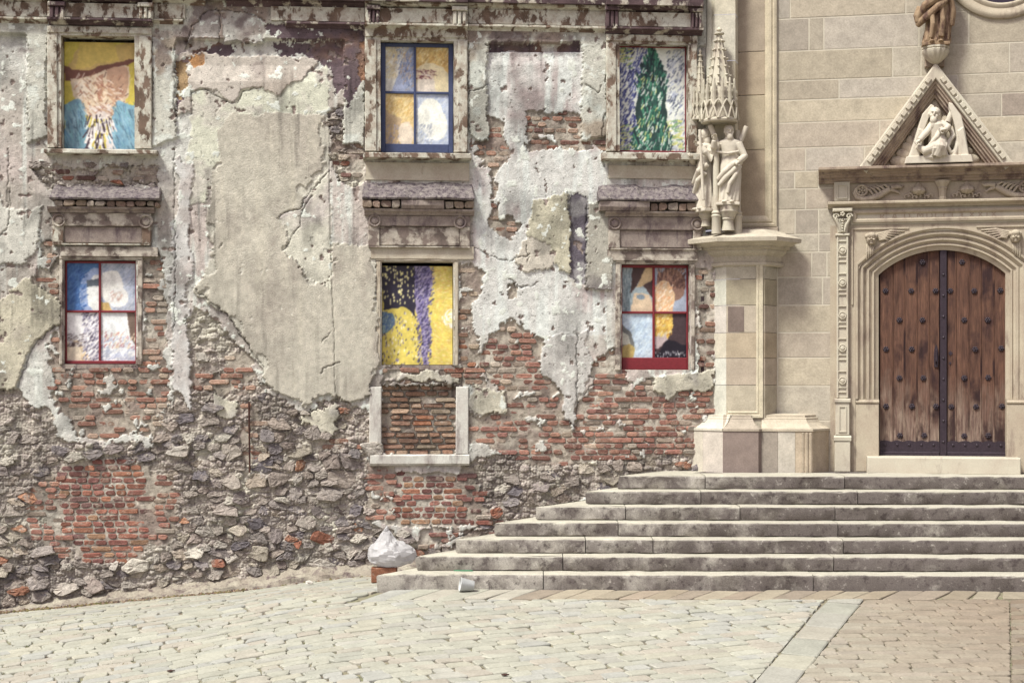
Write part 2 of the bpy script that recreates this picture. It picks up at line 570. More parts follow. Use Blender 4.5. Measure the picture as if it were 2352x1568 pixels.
def gp(px, py):                                        # ground point seen at a pixel
    dx, dz = (px - CX) / F, (HY - py) / F
    t = 14.0
    for _ in range(40):
        t = (zg(t * dx, t) - EYE) / dz
    return (t * dx, t)
pal_pale = [(206, 204, 187), (203, 201, 184), (208, 206, 189), (204, 198, 182), (203, 200, 187), (200, 199, 184), (207, 203, 184), (205, 197, 181), (201, 200, 190)]
pal_tan = [(190, 178, 156), (184, 170, 148), (194, 182, 160), (180, 166, 148), (188, 172, 152)]
pal_brown = [(170, 152, 132), (164, 146, 128), (176, 158, 136), (160, 144, 130), (180, 164, 142), (164, 150, 140)]
b0 = gp(1900, 1380); b1 = gp(1730, 1568); b2 = gp(1990, 1380); b3 = gp(1825, 1568)
e0 = gp(2330, 1382); e1 = gp(2322, 1568)
d_ = (b1[0] - b0[0], b1[1] - b0[1]); b1x = (b0[0] + d_[0] * 1.6, b0[1] + d_[1] * 1.6)
d2_ = (b3[0] - b2[0], b3[1] - b2[1]); b3x = (b2[0] + d2_[0] * 1.6, b2[1] + d2_[1] * 1.6)
de = (e1[0] - e0[0], e1[1] - e0[1]); e1x = (e0[0] + de[0] * 1.6, e0[1] + de[1] * 1.6)
f0 = 16.48                                             # front of the slab row along the stairs
# slab row along the stairs
def slab_row():
    x = -1.35; r = random.Random(5)
    while x < 8:
        l = r.uniform(0.26, 0.31)
        sk = -0.32 if x < 4.6 else -0.32 + (x - 4.6) * 0.22
        y0, y1 = f0 + r.uniform(0.0, 0.03), 17.03 - 0.02 * x
        g = 0.006
        q = [(x + sk + g, y0), (x + l + sk - g, y0), (x + l - g, y1), (x + g, y1)]
        t = max(0, min(1, (x - 1.0) / 4.5))
        c = r.choice(pal_tan if x > 0.3 else pal_pale); k = r.uniform(0.92, 1.05) * (0.68 - 0.06 * t)
        SETTS.append((q, col(*c, k), r.uniform(-.003, .004), r.random()))
        x += l
slab_row()
xr = b0[0] + (b0[0] - b1[0]) * (f0 - b0[1]) / (b0[1] - b1[1])
lay([(-9.5, 10.8), (b1x[0], 10.8), (b0[0], f0 - 0.01), (-1.75, f0 - 0.01), (-9.5, f0 - 0.01)], math.radians(21), 0.165, [0.2, 0.24, 0.28, 0.33], pal_pale, seed=11, jit=0.03)
lay([(-9.5, f0 - 0.01), (-1.72, f0 - 0.01), (-1.52, 17.03), (-0.2, 19.45), (-9.5, 18.75)], math.radians(21), 0.165, [0.2, 0.24, 0.28, 0.33], pal_pale, seed=12, jit=0.03)
lay([(b1x[0], 10.8), (b3x[0], 10.8), (b2[0], f0 - 0.01), (b0[0], f0 - 0.01)], math.atan2(b2[1] - b3[1], b2[0] - b3[0]), 0.47, [.5, .7, .6], pal_pale[3:7], ox=b3[0], oy=b3[1], seed=13, shrink=0.018, jit=0.02, kcol=.62)
lay([(b3x[0], 10.8), (e1x[0], 10.8), (e0[0], f0 - 0.01), (b2[0], f0 - 0.01)], 0.02, 0.15, [0.2, 0.26, 0.34], [(202, 195, 176), (199, 190, 171), (204, 198, 180), (200, 191, 175), (196, 186, 168)], seed=14, kcol=.62, grad=(2.6, 5.6, (174, 156, 136)))
lay([(e1x[0], 10.8), (9.5, 10.8), (9.5, f0 - 0.01), (e0[0], f0 - 0.01)], 0.02, 0.17, [0.3, 0.4], pal_brown[:1] + pal_tan, seed=15, kcol=.54)
def in_view(p):
    X, Y = p
    x = CX + F * X / Y; y = HY - F * (zg(X, Y) - EYE) / Y
    return -60 < x < 2412 and y < 1640
kept = []
for s in SETTS:
    cx = sum(p[0] for p in s[0]) / len(s[0]); cy = sum(p[1] for p in s[0]) / len(s[0])
    if cy < 10 : continue
    kept.append((cy, in_view((cx, cy)), s))
vis = sorted([k for k in kept if k[1]], key=lambda k: -poly_area(k[2][0]) / k[0] ** 3)
big = vis[:295]
rest = vis[295:] + [k for k in kept if not k[1]]
for k in big:
    m = MB(); m.add(*sett_mesh(*k[2])); m.build('sett', M['sett'], pave)
m = MB()
for k in rest: m.add(*sett_mesh(*k[2]))
tag(m.build('sett_field', M['sett'], pave), kind='stuff')

# ================================================================== ruined facade
ruin = empty('ruined_building', LF.m)
tag(ruin, 'ruined building front with crumbling plaster over bare brick and rubble', 'building')

DU = 0.0115
U0, U1, V0, V1 = -10.3, 0.12, -0.85, 8.0
nu, nv = int((U1 - U0) / DU) + 1, int((V1 - V0) / DU) + 1
uu = np.linspace(U0, U1, nu); vv = np.linspace(V0, V1, nv)
UG, VG = np.meshgrid(uu, vv)
PXg, PYg = LF.px(UG, VG)
w1 = fbm(UG * 3.1, VG * 3.1, 21, 5); w2 = fbm(UG * 3.1, VG * 3.1, 41, 5)
w3 = fbm(UG * 14, VG * 14, 61, 3); w4 = fbm(UG * 14, VG * 14, 71, 3)
WX = PXg + (w1 - .5) * 46 + (w3 - .5) * 16
WY = PYg + (w2 - .5) * 46 + (w4 - .5) * 16
SX = PXg + (w1 - .5) * 14 + (w3 - .5) * 9
SY = PYg + (w2 - .5) * 14 + (w4 - .5) * 9
w5 = fbm(UG * 36, VG * 36, 81, 2); w6 = fbm(UG * 36, VG * 36, 91, 2)
SX = SX + (w5 - .5) * 9; SY = SY + (w6 - .5) * 9; WX = WX + (w5 - .5) * 9; WY = WY + (w6 - .5) * 9
nA = fbm(UG * 0.9, VG * 0.9, 101, 4); nB = fbm(UG * 5, VG * 5, 111, 4); nC = fbm(UG * 22, VG * 22, 121, 3)
nS = fbm(UG * 11, VG * 1.3, 131, 4); nL = fbm(UG * 2.0, VG * 2.0, 141, 5)
H = 0.030 + 0.012 * (nB - .5) + 0.008 * (nC - .5)
COLR = np.zeros(UG.shape + (3,))
def C3(*c): return np.array(c, float)
def lerp(a, b, t): return a + (b - a) * np.clip(t, 0, 1)[..., None]
base = lerp(C3(204, 200, 192), C3(178, 168, 158), (nA - .42) * 4)
base = lerp(base, C3(196, 182, 174), (nL - .5) * 4)
base = lerp(base, C3(216, 215, 206), (nS - .55) * 5)
COLR[:] = base

def paint(mask, c=None, h=None, add=None, alpha=1.0):
    if c is not None:
        c = np.asarray(c, float)
        COLR[mask] = COLR[mask] * (1 - alpha) + (c if c.ndim == 1 else c[mask]) * alpha
    if h is not None:
        H[mask] = (h if np.isscalar(h) else h[mask])
    if add is not None:
        H[mask] += (add if np.isscalar(add) else add[mask])
def P(poly, tight=False, th=None):
    return in_poly(SX if tight else WX, SY if tight else WY, poly)
def rect(x0, x1, y0, y1): return (PXg > x0) & (PXg < x1) & (PYg > y0) & (PYg < y1)

# --- old rough coats: dark, whitewashed and pinkish areas
f1, f2, cid = voronoi(UG * 26, VG * 30, 201)
peb = np.clip(f2 - f1, 0, 0.5)
rough_c = lerp(C3(172, 160, 150), C3(196, 188, 176), (cid))
LOWLEFT = [(-200, 900), (0, 885), (40, 900), (60, 930), (120, 945), (135, 1005), (190, 1020), (345, 1020), (390, 925), (425, 780), (445, 700), (500, 740), (560, 800), (600, 850), (612, 900), (700, 945), (755, 915), (850, 930), (852, 1080), (860, 1215), (1000, 1260), (1130, 1220), (1130, 1500), (-200, 1500)]
LOWRIGHT = [(1075, 1060), (1170, 1040), (1300, 1065), (1400, 1052), (1500, 1045), (1640, 1040), (1640, 1140), (1400, 1130), (1120, 1260), (1085, 1180), (1110, 1120)]
STRIP = [(757, 262), (790, 240), (838, 245), (838, 400), (820, 420), (790, 430), (765, 400)]
RUBBLE = [LOWLEFT, LOWRIGHT, STRIP, [(60, 375), (100, 380), (365, 378), (368, 432), (200, 440), (90, 425)]]
rub = np.zeros(UG.shape, bool)
for p in RUBBLE: rub |= P(p)
g1, g2, gid = voronoi(UG * 9, VG * 13, 221)
hr = -0.018 + 0.075 * (nB - .5) + 0.045 * np.clip((g2 - g1) * 2.6, 0, 1) * gid + 0.014 * peb * 2 + 0.02 * (nC - .5)
cr = lerp(C3(176, 163, 152), C3(146, 132, 126), gid)
cr = lerp(cr, C3(196, 188, 172), (nL - .52) * 5)
cr = lerp(cr, C3(146, 134, 128), (nA - .55) * 5)
cr = lerp(cr, C3(204, 196, 180), (peb - .28) * 3)
paint(rub, cr, hr)

# --- exposed brickwork: (polygon, share of bricks kept, palette)
RED = [(150, 84, 68), (160, 92, 74), (138, 74, 62), (168, 106, 86), (126, 68, 62), (176, 116, 92)]
PINK = [(174, 132, 112), (166, 120, 102), (182, 146, 126), (160, 112, 94), (150, 104, 90), (186, 158, 138)]
BUFF = [(172, 142, 118), (160, 128, 106), (182, 154, 130), (150, 116, 98), (176, 160, 138), (156, 118, 96), (166, 110, 82)]
DARKR = [(128, 66, 58), (146, 74, 60), (112, 60, 58), (162, 92, 70), (178, 108, 76), (98, 66, 66), (186, 142, 102), (140, 80, 68)]
BROWN = [(140, 104, 90), (128, 92, 82), (150, 112, 96), (158, 104, 86), (116, 86, 80), (166, 140, 122)]
def fade(P_, t, to=(172, 152, 140)): return [tuple(c[i] + (to[i] - c[i]) * t for i in range(3)) for c in P_]
RED, PINK, BUFF, DARKR, BROWN = fade(RED, .54, (170, 146, 134)), fade(PINK, .24), fade(BUFF, .2), fade(DARKR, .44, (166, 140, 130)), fade(BROWN, .15)
BZ = [
 ([(120, 838), (392, 838), (385, 930), (355, 1000), (250, 1012), (190, 1005), (150, 960), (118, 900)], .88, PINK, 0),
 ([(325, 575), (372, 590), (388, 640), (378, 720), (392, 850), (325, 850)], .85, PINK, 0),
 ([(62, 690), (85, 590), (100, 560), (140, 560), (146, 640), (130, 690), (100, 680)], .6, PINK, 0),
 ([(100, 720), (146, 640), (146, 860), (125, 850)], .5, PINK, 0),
 ([(66, 1120), (140, 1080), (150, 1230), (175, 1290), (110, 1260), (60, 1215)], .72, RED, 0),
 ([(138, 1070), (240, 1052), (342, 1062), (345, 1245), (320, 1292), (190, 1290), (150, 1225)], .97, DARKR, 1),
 ([(342, 1070), (405, 1090), (402, 1200), (385, 1255), (342, 1250)], .85, RED, 0),
 ([(520, 815), (585, 810), (605, 860), (560, 880), (515, 870)], .75, RED, 0),
 ([(430, 850), (520, 850), (590, 895), (520, 905), (440, 900)], .65, PINK, 0),
 ([(555, 920), (598, 940), (600, 1060), (560, 1060)], .6, PINK, 0),
 ([(700, 1030), (840, 960), (850, 1060), (800, 1030)], .25, PINK, 0),
 ([(877, 888), (1050, 888), (1050, 1045), (877, 1045)], .97, BUFF, 2),
 ([(875, 838), (1100, 838), (1110, 890), (870, 890)], .88, BROWN, 0),
 ([(845, 1075), (910, 1072), (915, 1200), (930, 1205), (850, 1205)], .8, RED, 0),
 ([(908, 1085), (1075, 1085), (1075, 1208), (908, 1208)], .98, DARKR, 1),
 ([(1070, 1060), (1100, 1075), (1110, 1150), (1135, 1180), (1120, 1210), (1070, 1205)], .9, DARKR, 0),
 ([(1052, 600), (1085, 605), (1108, 640), (1090, 680), (1085, 760), (1100, 850), (1052, 855)], .9, BUFF, 0),
 ([(1085, 850), (1115, 765), (1180, 740), (1250, 775), (1248, 845), (1290, 905), (1320, 985), (1345, 900), (1395, 850), (1425, 850), (1428, 870), (1600, 872), (1640, 900), (1640, 960), (1600, 1050), (1500, 1045), (1400, 1055), (1300, 1066), (1170, 1050), (1078, 1010), (1075, 955), (1168, 945), (1165, 900)], .9, RED, 0),
 ([(1345, 845), (1427, 780), (1427, 860), (1400, 900), (1350, 930)], .75, PINK, 0),
 ([(1075, 250), (1110, 245), (1165, 280), (1165, 350), (1140, 395), (1160, 430), (1165, 490), (1200, 520), (1190, 545), (1130, 535), (1128, 440), (1120, 380), (1078, 370)], .62, PINK, 0),
 ([(1205, 262), (1390, 258), (1392, 350), (1215, 345)], .95, BROWN, 0),
 ([(762, 330), (838, 330), (838, 410), (770, 400)], .6, BROWN, 0),
 ([(95, 380), (365, 385), (365, 425), (100, 420)], .5, BROWN, 0),
 ([(1150, 640), (1180, 650), (1185, 690), (1155, 690)], .3, PINK, 0),
 ([(1598, 612), (1645, 608), (1645, 870), (1598, 868)], .85, BROWN, 0),
 ([(1320, 960), (1420, 900), (1640, 890), (1640, 1040), (1330, 1060)], .85, RED, 0),
 ([(960, 1215), (1180, 1190), (1120, 1250), (960, 1265)], .45, RED, 0),
]
brk = np.zeros(UG.shape, bool)
for p, cov, pal, fl in BZ:
    mk = P(p, tight=fl > 0)
    if not fl:
        mk &= (fbm(UG * 6, VG * 6, 301, 4) < 0.30 + cov * 0.5)
    brk |= mk
    mc = C3(172, 160, 146) if fl != 1 else C3(184, 172, 158)
    cb = lerp(np.broadcast_to(mc, COLR.shape), C3(146, 130, 120), (nB - .45) * 4)
    cb = lerp(cb, C3(196, 186, 172), (nL - .55) * 6)
    paint(mk, cb, (0.002 if fl else 0.004) + (0.012 if fl else 0.030) * (nB - .5) + 0.018 * (nC - .5) - (0.055 if fl == 2 else 0))

# --- plaster coats standing proud of the masonry
BEIGE, BEIGE2, WHITE = C3(194, 186, 171), C3(198, 187, 176), C3(214, 210, 194)
S1 = [(500, 300), (540, 262), (600, 268), (640, 258), (690, 262), (757, 265), (757, 395), (738, 410), (720, 440), (700, 455), (690, 480), (660, 490), (640, 500), (655, 520), (670, 545), (652, 575), (665, 590), (690, 610), (700, 640), (735, 650), (763, 668), (763, 560), (800, 565), (868, 560), (868, 600), (866, 640), (866, 690), (870, 780), (866, 840), (858, 862), (845, 880), (850, 905), (800, 925), (755, 905), (730, 912), (700, 935), (690, 920), (640, 903), (612, 880), (605, 840), (580, 815), (560, 765), (520, 720), (470, 690), (445, 662), (465, 640), (480, 600), (490, 555), (475, 520), (488, 470), (485, 400), (505, 360)]
S2 = [(408, 135), (430, 120), (560, 130), (600, 125), (728, 128), (730, 140), (705, 170), (690, 185), (660, 200), (640, 225), (600, 205), (560, 205), (540, 240), (520, 235), (500, 212), (470, 205), (440, 212), (440, 262), (410, 265)]
W2 = [(440, 212), (470, 205), (500, 212), (520, 235), (540, 240), (560, 205), (600, 205), (640, 225), (660, 200), (690, 185), (750, 140), (757, 262), (690, 262), (640, 258), (600, 268), (540, 262), (500, 300), (505, 360), (485, 400), (478, 470), (440, 470), (420, 400), (438, 300)]
W1 = [(738, 410), (757, 395), (762, 430), (763, 668), (735, 650), (700, 640), (690, 610), (665, 590), (652, 575), (670, 545), (655, 520), (640, 500), (690, 480)]
paint(P(W2, True), lerp(np.broadcast_to(C3(212, 209, 190), COLR.shape), C3(200, 192, 180), (nB - .5) * 5), 0.036 + .006 * (nB - .5))
paint(P(W1, True), lerp(np.broadcast_to(C3(212, 206, 190), COLR.shape), C3(198, 186, 180), (nL - .5) * 5), 0.036 + .01 * (nB - .5))
smooth_c = lerp(np.broadcast_to(BEIGE, COLR.shape), C3(180, 170, 157), (nA - .5) * 3)
smooth_c = lerp(smooth_c, C3(168, 158, 146), (fbm(UG * 2.6, VG * 1.6, 191, 5) - .56) * 5)
smooth_c = lerp(smooth_c, C3(202, 193, 176), (nS - .55) * 3)
loss = fbm(UG * 8, VG * 8, 193, 5)
m1 = P(S1, True)
paint(m1, smooth_c, 0.040 + 0.026 * np.clip((PYg - 480) / 160, 0, 1) + 0.014 * (nA - .5) + 0.005 * (nB - .5))
rim = m1 & ~in_poly(SX + (w2 - .5) * 90, SY + (w1 - .5) * 90, S1)
paint(rim & (loss > .48), lerp(COLR, C3(206, 200, 186), np.full(UG.shape, .7)), None, -0.016)
paint(m1 & (loss > .83), C3(200, 193, 180), None, -0.006)
paint(P(S2, True), lerp(np.broadcast_to(BEIGE2, COLR.shape), C3(188, 172, 158), (nA - .45) * 3), 0.05 + 0.004 * (nB - .5))
paint(P([(1222, 460), (1300, 448), (1308, 500), (1308, 632), (1285, 625), (1270, 600), (1215, 590), (1220, 560), (1212, 540)], True), C3(198, 190, 168), 0.058 + .006 * (nB - .5))
paint(P([(1212, 548), (1262, 560), (1275, 600), (1262, 622), (1200, 625), (1180, 600)], True), C3(200, 190, 176), 0.05)
paint(P([(1307, 446), (1330, 444), (1347, 455), (1347, 655), (1330, 648), (1308, 640)], True), lerp(np.broadcast_to(C3(106, 98, 106), COLR.shape), C3(156, 150, 150), (nB - .5) * 5), 0.02)
paint(P([(1346, 470), (1405, 460), (1405, 675), (1380, 668), (1346, 660)], True), lerp(np.broadcast_to(C3(172, 166, 154), COLR.shape), C3(140, 132, 128), (nL - .5) * 4), 0.075)
paint(P([(0, 690), (60, 640), (138, 690), (138, 745), (110, 760), (75, 800), (60, 840), (40, 890), (30, 900), (-150, 885), (-150, 690)], True), lerp(np.broadcast_to(C3(198, 189, 168), COLR.shape), C3(184, 174, 158), (nB - .5) * 3), 0.06 + .008 * (nB - .5))
paint(P([(-150, 420), (0, 440), (26, 480), (100, 468), (92, 560), (60, 600), (-150, 615)]), C3(206, 201, 190), 0.05 + .01 * (nB - .5))
paint(P([(402, 350), (440, 380), (440, 640), (432, 700), (442, 880), (428, 960), (398, 900), (404, 800), (396, 700)]), lerp(np.broadcast_to(C3(208, 203, 198), COLR.shape), C3(190, 180, 174), (nB - .5) * 4), 0.05 + .012 * (nB - .5))
for pl in ([(1080, 880), (1120, 890), (1165, 900), (1168, 940), (1130, 955), (1080, 945)], [(1490, 868), (1530, 862), (1640, 850), (1625, 895), (1570, 905), (1530, 920), (1500, 905)],
           [(1000, 862), (1045, 870), (1050, 884), (915, 884), (920, 868)], [(480, 905), (560, 915), (545, 960), (500, 965)], [(700, 945), (770, 920), (780, 985), (740, 990), (690, 970)]):
    paint(P(pl), lerp(np.broadcast_to(C3(200, 192, 174), COLR.shape), C3(186, 178, 168), (nB - .5) * 4), 0.045 + .014 * (nB - .5))
paint(P([(1245, 770), (1350, 755), (1348, 860), (1330, 905), (1325, 985), (1300, 960), (1288, 910), (1245, 850)]), lerp(np.broadcast_to(C3(190, 184, 178), COLR.shape), C3(206, 202, 196), (nS - .5) * 4), 0.046 + .01 * (nB - .5))

# --- upper storey: pilaster strips, sunk panels, dark stripped render
up = PYg < 345 + 0.016 * (PXg - 200)
for (x0, x1) in ((350, 405), (790, 838), (1075, 1120), (1335, 1393), (62, 108)):
    mk = (SX > x0) & (SX < x1) & (PYg < 330 + 60 * (w1 - .5))
    cc = lerp(np.broadcast_to(C3(198, 194, 182), COLR.shape), C3(168, 154, 138), (nL - .46) * 7)
    cc = lerp(cc, C3(212, 212, 202), (nB - .56) * 9)
    paint(mk, cc, 0.062 + .008 * (nB - .5))
top = PYg < 92 + 0.016 * (PXg - 590) 
paint(top, lerp(np.broadcast_to(C3(196, 192, 180), COLR.shape), C3(150, 134, 124), (nL - .48) * 9), 0.06)
DARK = C3(104, 88, 92)
for pl in ([(560, 55), (790, 62), (838, 80), (834, 110), (830, 200), (800, 250), (790, 220), (790, 96), (640, 92), (610, 72)], [(405, 92), (500, 95), (545, 110), (520, 128), (450, 122), (430, 150), (425, 230), (408, 260)],
           [(625, 96), (790, 96), (790, 200), (768, 215), (762, 160), (742, 145), (690, 118), (650, 128), (630, 118)], [(1122, 100), (1332, 100), (1330, 130), (1260, 125), (1140, 125), (1135, 210), (1122, 215)]):
    mk = P(pl, True) & (nL < .62)
    dc = lerp(np.broadcast_to(DARK, COLR.shape), C3(132, 102, 84), (nL - .5) * 6)
    paint(mk, dc, None, -0.012)
mk = P([(808, 110), (838, 100), (838, 190), (820, 215), (808, 180)]); paint(mk & (nB < .52), C3(140, 104, 82), None, -0.008)
mk = P([(408, 150), (430, 145), (432, 200), (415, 232), (408, 225)], True); paint(mk, C3(156, 130, 98), None, -0.008)
mk = P([(434, 128), (462, 126), (468, 150), (440, 156)], True); paint(mk, C3(172, 128, 88), None, -0.006)
for (x0, x1, y0, y1) in ((407, 789, 92, 190), (1123, 1333, 100, 150), (-160, 60, 78, 300)):       # sunk panels
    t = np.clip((y1 - PYg) / (y1 - y0), 0, 1)
    mk = (PXg > x0) & (PXg < x1) & (PYg > y0) & (PYg < y1)
    H[mk] -= 0.05 * np.minimum(1, t[mk] * 2.5)
# grey big stone face with dark arch crack
mk = P([(425, 115), (445, 60), (470, 32), (495, 22), (508, 40), (505, 90), (460, 84), (440, 92)], True)
paint(mk, lerp(np.broadcast_to(C3(178, 170, 164), COLR.shape), C3(148, 138, 132), (nB - .45) * 5), 0.05)
mk = P([(510, 22), (560, 30), (600, 48), (612, 60), (605, 100), (515, 100)], True)
paint(mk, lerp(np.broadcast_to(C3(188, 182, 174), COLR.shape), C3(160, 148, 140), (nB - .5) * 4), 0.05)
# right-hand wall: white limewash with long streaks, pink brick showing through
mk = (PXg > 1085) & (PXg < 1392) & (PYg > 120) & (PYg < 770) & ~brk & ~rub & (H < .045) & ~P([(1303, 440), (1350, 440), (1350, 665), (1303, 650)], True)
cw = lerp(np.broadcast_to(C3(208, 204, 198), COLR.shape), C3(188, 172, 168), (nL - .52) * 5)
cw = lerp(cw, C3(218, 218, 212), (nS - .52) * 6)
paint(mk, cw)
H[mk] = H[mk] * .5 + .015
# speckle and vertical dirt everywhere
COLR *= (0.90 + 0.2 * nC)[..., None]
mott = fbm(UG * 3.3, VG * 2.2, 195, 6)
COLR *= (1.0 - 0.2 * np.clip((mott - .52) * 5, 0, 1) * (1 - .6 * m1))[..., None]
speck = fbm(UG * 34, VG * 34, 197, 2)
COLR *= (1 - 0.3 * np.clip((speck - .77) * 12, 0, 1) * (1 - m1))[..., None]
drip = np.clip((fbm(UG * 16, VG * 0.9, 151, 4) - .6) * 6, 0, 1) * np.clip((nA - .4) * 4, 0, 1)
COLR[:] = COLR * (1 - 0.22 * drip[..., None])
# flakes: small dark losses and whitewash chips on the plaster
fl = fbm(UG * 9, VG * 9, 161, 5)
mk = (fl > .745) & ~rub & ~brk & ~P(S1, True)
paint(mk, C3(150, 134, 126), None, -0.014)
mk = (fl < .29) & ~rub & ~brk & ~P(S1, True)
paint(mk, C3(216, 216, 206), None, 0.004)
grime = np.clip((fbm(UG * 4, VG * 4, 181, 5) - .58) * 8, 0, 1) * np.clip((200 - PYg) / 110, 0, 1)
COLR[:] = lerp(COLR, C3(112, 98, 96), grime * 0.75)
# stains low on the wall
damp = np.clip((PYg - 1180) / 200, 0, 1) * np.clip((nL - .35) * 3, 0, 1)
COLR[:] = lerp(COLR, C3(120, 108, 104), damp * 0.45)

COLR *= np.array([1.04, 1.055, 1.06])
def crack(pts, wid=0.007, dep=0.02, wob=3.0, dark=0.7):
    for i in range(len(pts) - 1):
        (x0, y0), (x1, y1) = pts[i], pts[i + 1]
        bx = (PXg > min(x0, x1) - 12) & (PXg < max(x0, x1) + 12) & (PYg > min(y0, y1) - 12) & (PYg < max(y0, y1) + 12)
        idx = np.where(bx)
        X = PXg[idx] + (w3[idx] - .5) * wob * 4; Y = PYg[idx] + (w4[idx] - .5) * wob * 4
        L2 = (x1 - x0) ** 2 + (y1 - y0) ** 2
        t = np.clip(((X - x0) * (x1 - x0) + (Y - y0) * (y1 - y0)) / L2, 0, 1)
        d = np.hypot(X - x0 - t * (x1 - x0), Y - y0 - t * (y1 - y0)) / 175
        k = np.clip(1.4 - d / wid, 0, 1)
        H[idx] -= dep * k
        COLR[idx] = COLR[idx] * (1 - (1 - dark) * k[..., None] * .6)
crack([(757, 262), (757, 395), (758, 500), (763, 668), (768, 760), (770, 900)], .006, .016, 1.0)
for pts in ([(505, 20), (508, 60), (505, 92)], [(425, 118), (445, 62), (470, 34), (497, 22), (560, 28), (612, 50)], [(440, 262), (440, 212), (470, 205), (520, 236), (545, 238), (560, 212), (600, 203)],
            [(640, 500), (660, 488), (690, 478), (706, 452), (735, 420), (757, 395)], [(652, 577), (668, 548), (690, 520), (695, 480), (720, 448)], [(445, 662), (520, 720), (575, 800), (605, 842)], [(402, 100), (402, 250), (408, 270)], [(402, 340), (400, 500), (405, 640), (400, 760)],
            [(0, 545), (25, 515), (25, 430)], [(1345, 470), (1345, 655)], [(1085, 565), (1130, 590), (1160, 600), (1215, 585)], [(1210, 568), (1212, 600)], [(1300, 960), (1325, 985), (1325, 770)], [(1000, 1250), (1130, 1200)], [(40, 895), (60, 840), (75, 800), (110, 760), (138, 745)],
            [(1075, 212), (1110, 205), (1122, 195)], [(1345, 195), (1372, 212), (1378, 200)], [(1165, 640), (1200, 660), (1230, 650)], [(1390, 260), (1380, 300), (1388, 380)], [(20, 345), (18, 480)], [(740, 785), (760, 760)], [(735, 855), (765, 835), (780, 830)], [(1375, 860), (1340, 905)]):
    crack(pts)

# --- openings
WIN = {'UL': (143, 311, 86, 342), 'UM': (874, 1042, 97, 350), 'UR': (1421, 1578, 105, 350), 'LL': (147, 313, 598, 836), 'LM': (877, 1041, 602, 838), 'LR': (1427, 1583, 607, 849)}
OPEN = {}
for k, (x0, x1, y0, y1) in WIN.items():
    xm, ym = (x0 + x1) / 2, (y0 + y1) / 2
    OPEN[k] = (LF.at(x0, ym)[0], LF.at(x1, ym)[0], LF.at(xm, y1)[1], LF.at(xm, y0)[1])
hole = np.zeros(UG.shape, bool)
for (a, b, c_, d) in OPEN.values():
    hole |= (UG > a - 0.012) & (UG < b + 0.012) & (VG > c_ - 0.012) & (VG < d + 0.012)
hole |= (UG > -.015) & (PYg < 538)
def s2l(a):
    a = np.clip(a, 0, 255) / 255.0
    return np.where(a <= 0.04045, a / 12.92, ((a + 0.055) / 1.055) ** 2.4) * ALB
def H_at(u, v):
    i = int(round((u - U0) / DU)); j = int(round((v - V0) / DU))
    return H[max(0, min(nv - 1, j)), max(0, min(nu - 1, i))]

def grid_mesh(name, mat, parent):
    me = bpy.data.meshes.new(name)
    jit = 0.004
    xs = UG + (w3 - .5) * jit * 2; zs = VG + (w4 - .5) * jit * 2
    co = np.stack([xs, -H, zs], -1).reshape(-1, 3).astype(np.float32)
    ii, jj = np.meshgrid(np.arange(nu - 1), np.arange(nv - 1))
    a = (jj * nu + ii)
    hq = hole[:-1, :-1] & hole[1:, :-1] & hole[:-1, 1:] & hole[1:, 1:]
    quad = np.stack([a, a + 1, a + nu + 1, a + nu], -1)[~hq]
    me.vertices.add(len(co)); me.vertices.foreach_set("co", co.ravel())
    me.loops.add(quad.size); me.loops.foreach_set("vertex_index", quad.ravel().astype(np.int32))
    me.polygons.add(len(quad))
    me.polygons.foreach_set("loop_start", np.arange(0, quad.size, 4, dtype=np.int32))
    me.polygons.foreach_set("loop_total", np.full(len(quad), 4, np.int32))
    me.update(calc_edges=True)
    ca = me.color_attributes.new("Col", 'FLOAT_COLOR', 'POINT')
    arr = np.ones((nu * nv, 4), np.float32); arr[:, :3] = s2l(COLR.reshape(-1, 3))
    ca.data.foreach_set("color", arr.ravel())
    me.materials.append(mat)
    o = bpy.data.objects.new(name, me); COL.objects.link(o); o.parent = parent
    return o
plaster = grid_mesh('plaster', M['wall'], ruin)
m = MB(); m.box(U0, -.06, 0.5, 0.9, V0, V1)
m.box(U0, -.06, 0.02, 0.5, V1 - .05, V1); m.box(U0, U0 + .05, .02, .5, V0, V1 - .05); m.box(-.06, -.02, .0, .5, V0, V1 - .05)
M['dark'] = mat_plain('dark_room', col(60, 48, 50), 0.95)
m.build('wall_core', M['dark'], ruin)

# --- bricks
def brick_geo(u, v, l, h, pf, c, r, back=0.03):
    pts = []
    for (sx, sz) in ((-1, -1), (1, -1), (1, 1), (-1, 1)):
        a = (u + sx * l / 2 * r.uniform(.9, 1.04), v + sz * h / 2 * r.uniform(.76, 1.06))
        k = r.uniform(.006, .026)
        if sx == sz: pts += [(a[0] - sx * 0, a[1] - sz * k), (a[0] - sx * k, a[1])]
        else: pts += [(a[0] - sx * k, a[1]), (a[0], a[1] - sz * k)]
    cx, cz = u, v
    tilt = r.uniform(-.05, .05)
    def ang(p): return math.atan2(p[1] - cz, p[0] - cx)
    pts.sort(key=ang)
    n = 8
    vs = [(p[0], back, p[1]) for p in pts] + [(p[0], -pf + .008, p[1]) for p in pts]
    vs += [(cx + (p[0] - cx) * (1 - .016 / l), -pf + r.uniform(-.003, .003) + tilt * (p[0] - cx), cz + (p[1] - cz) * (1 - .016 / h)) for p in pts]
    fs = [(j * n + i, j * n + (i + 1) % n, (j + 1) * n + (i + 1) % n, (j + 1) * n + i) for j in range(2) for i in range(n)] + [tuple(range(2 * n, 3 * n))]
    return vs, fs, c

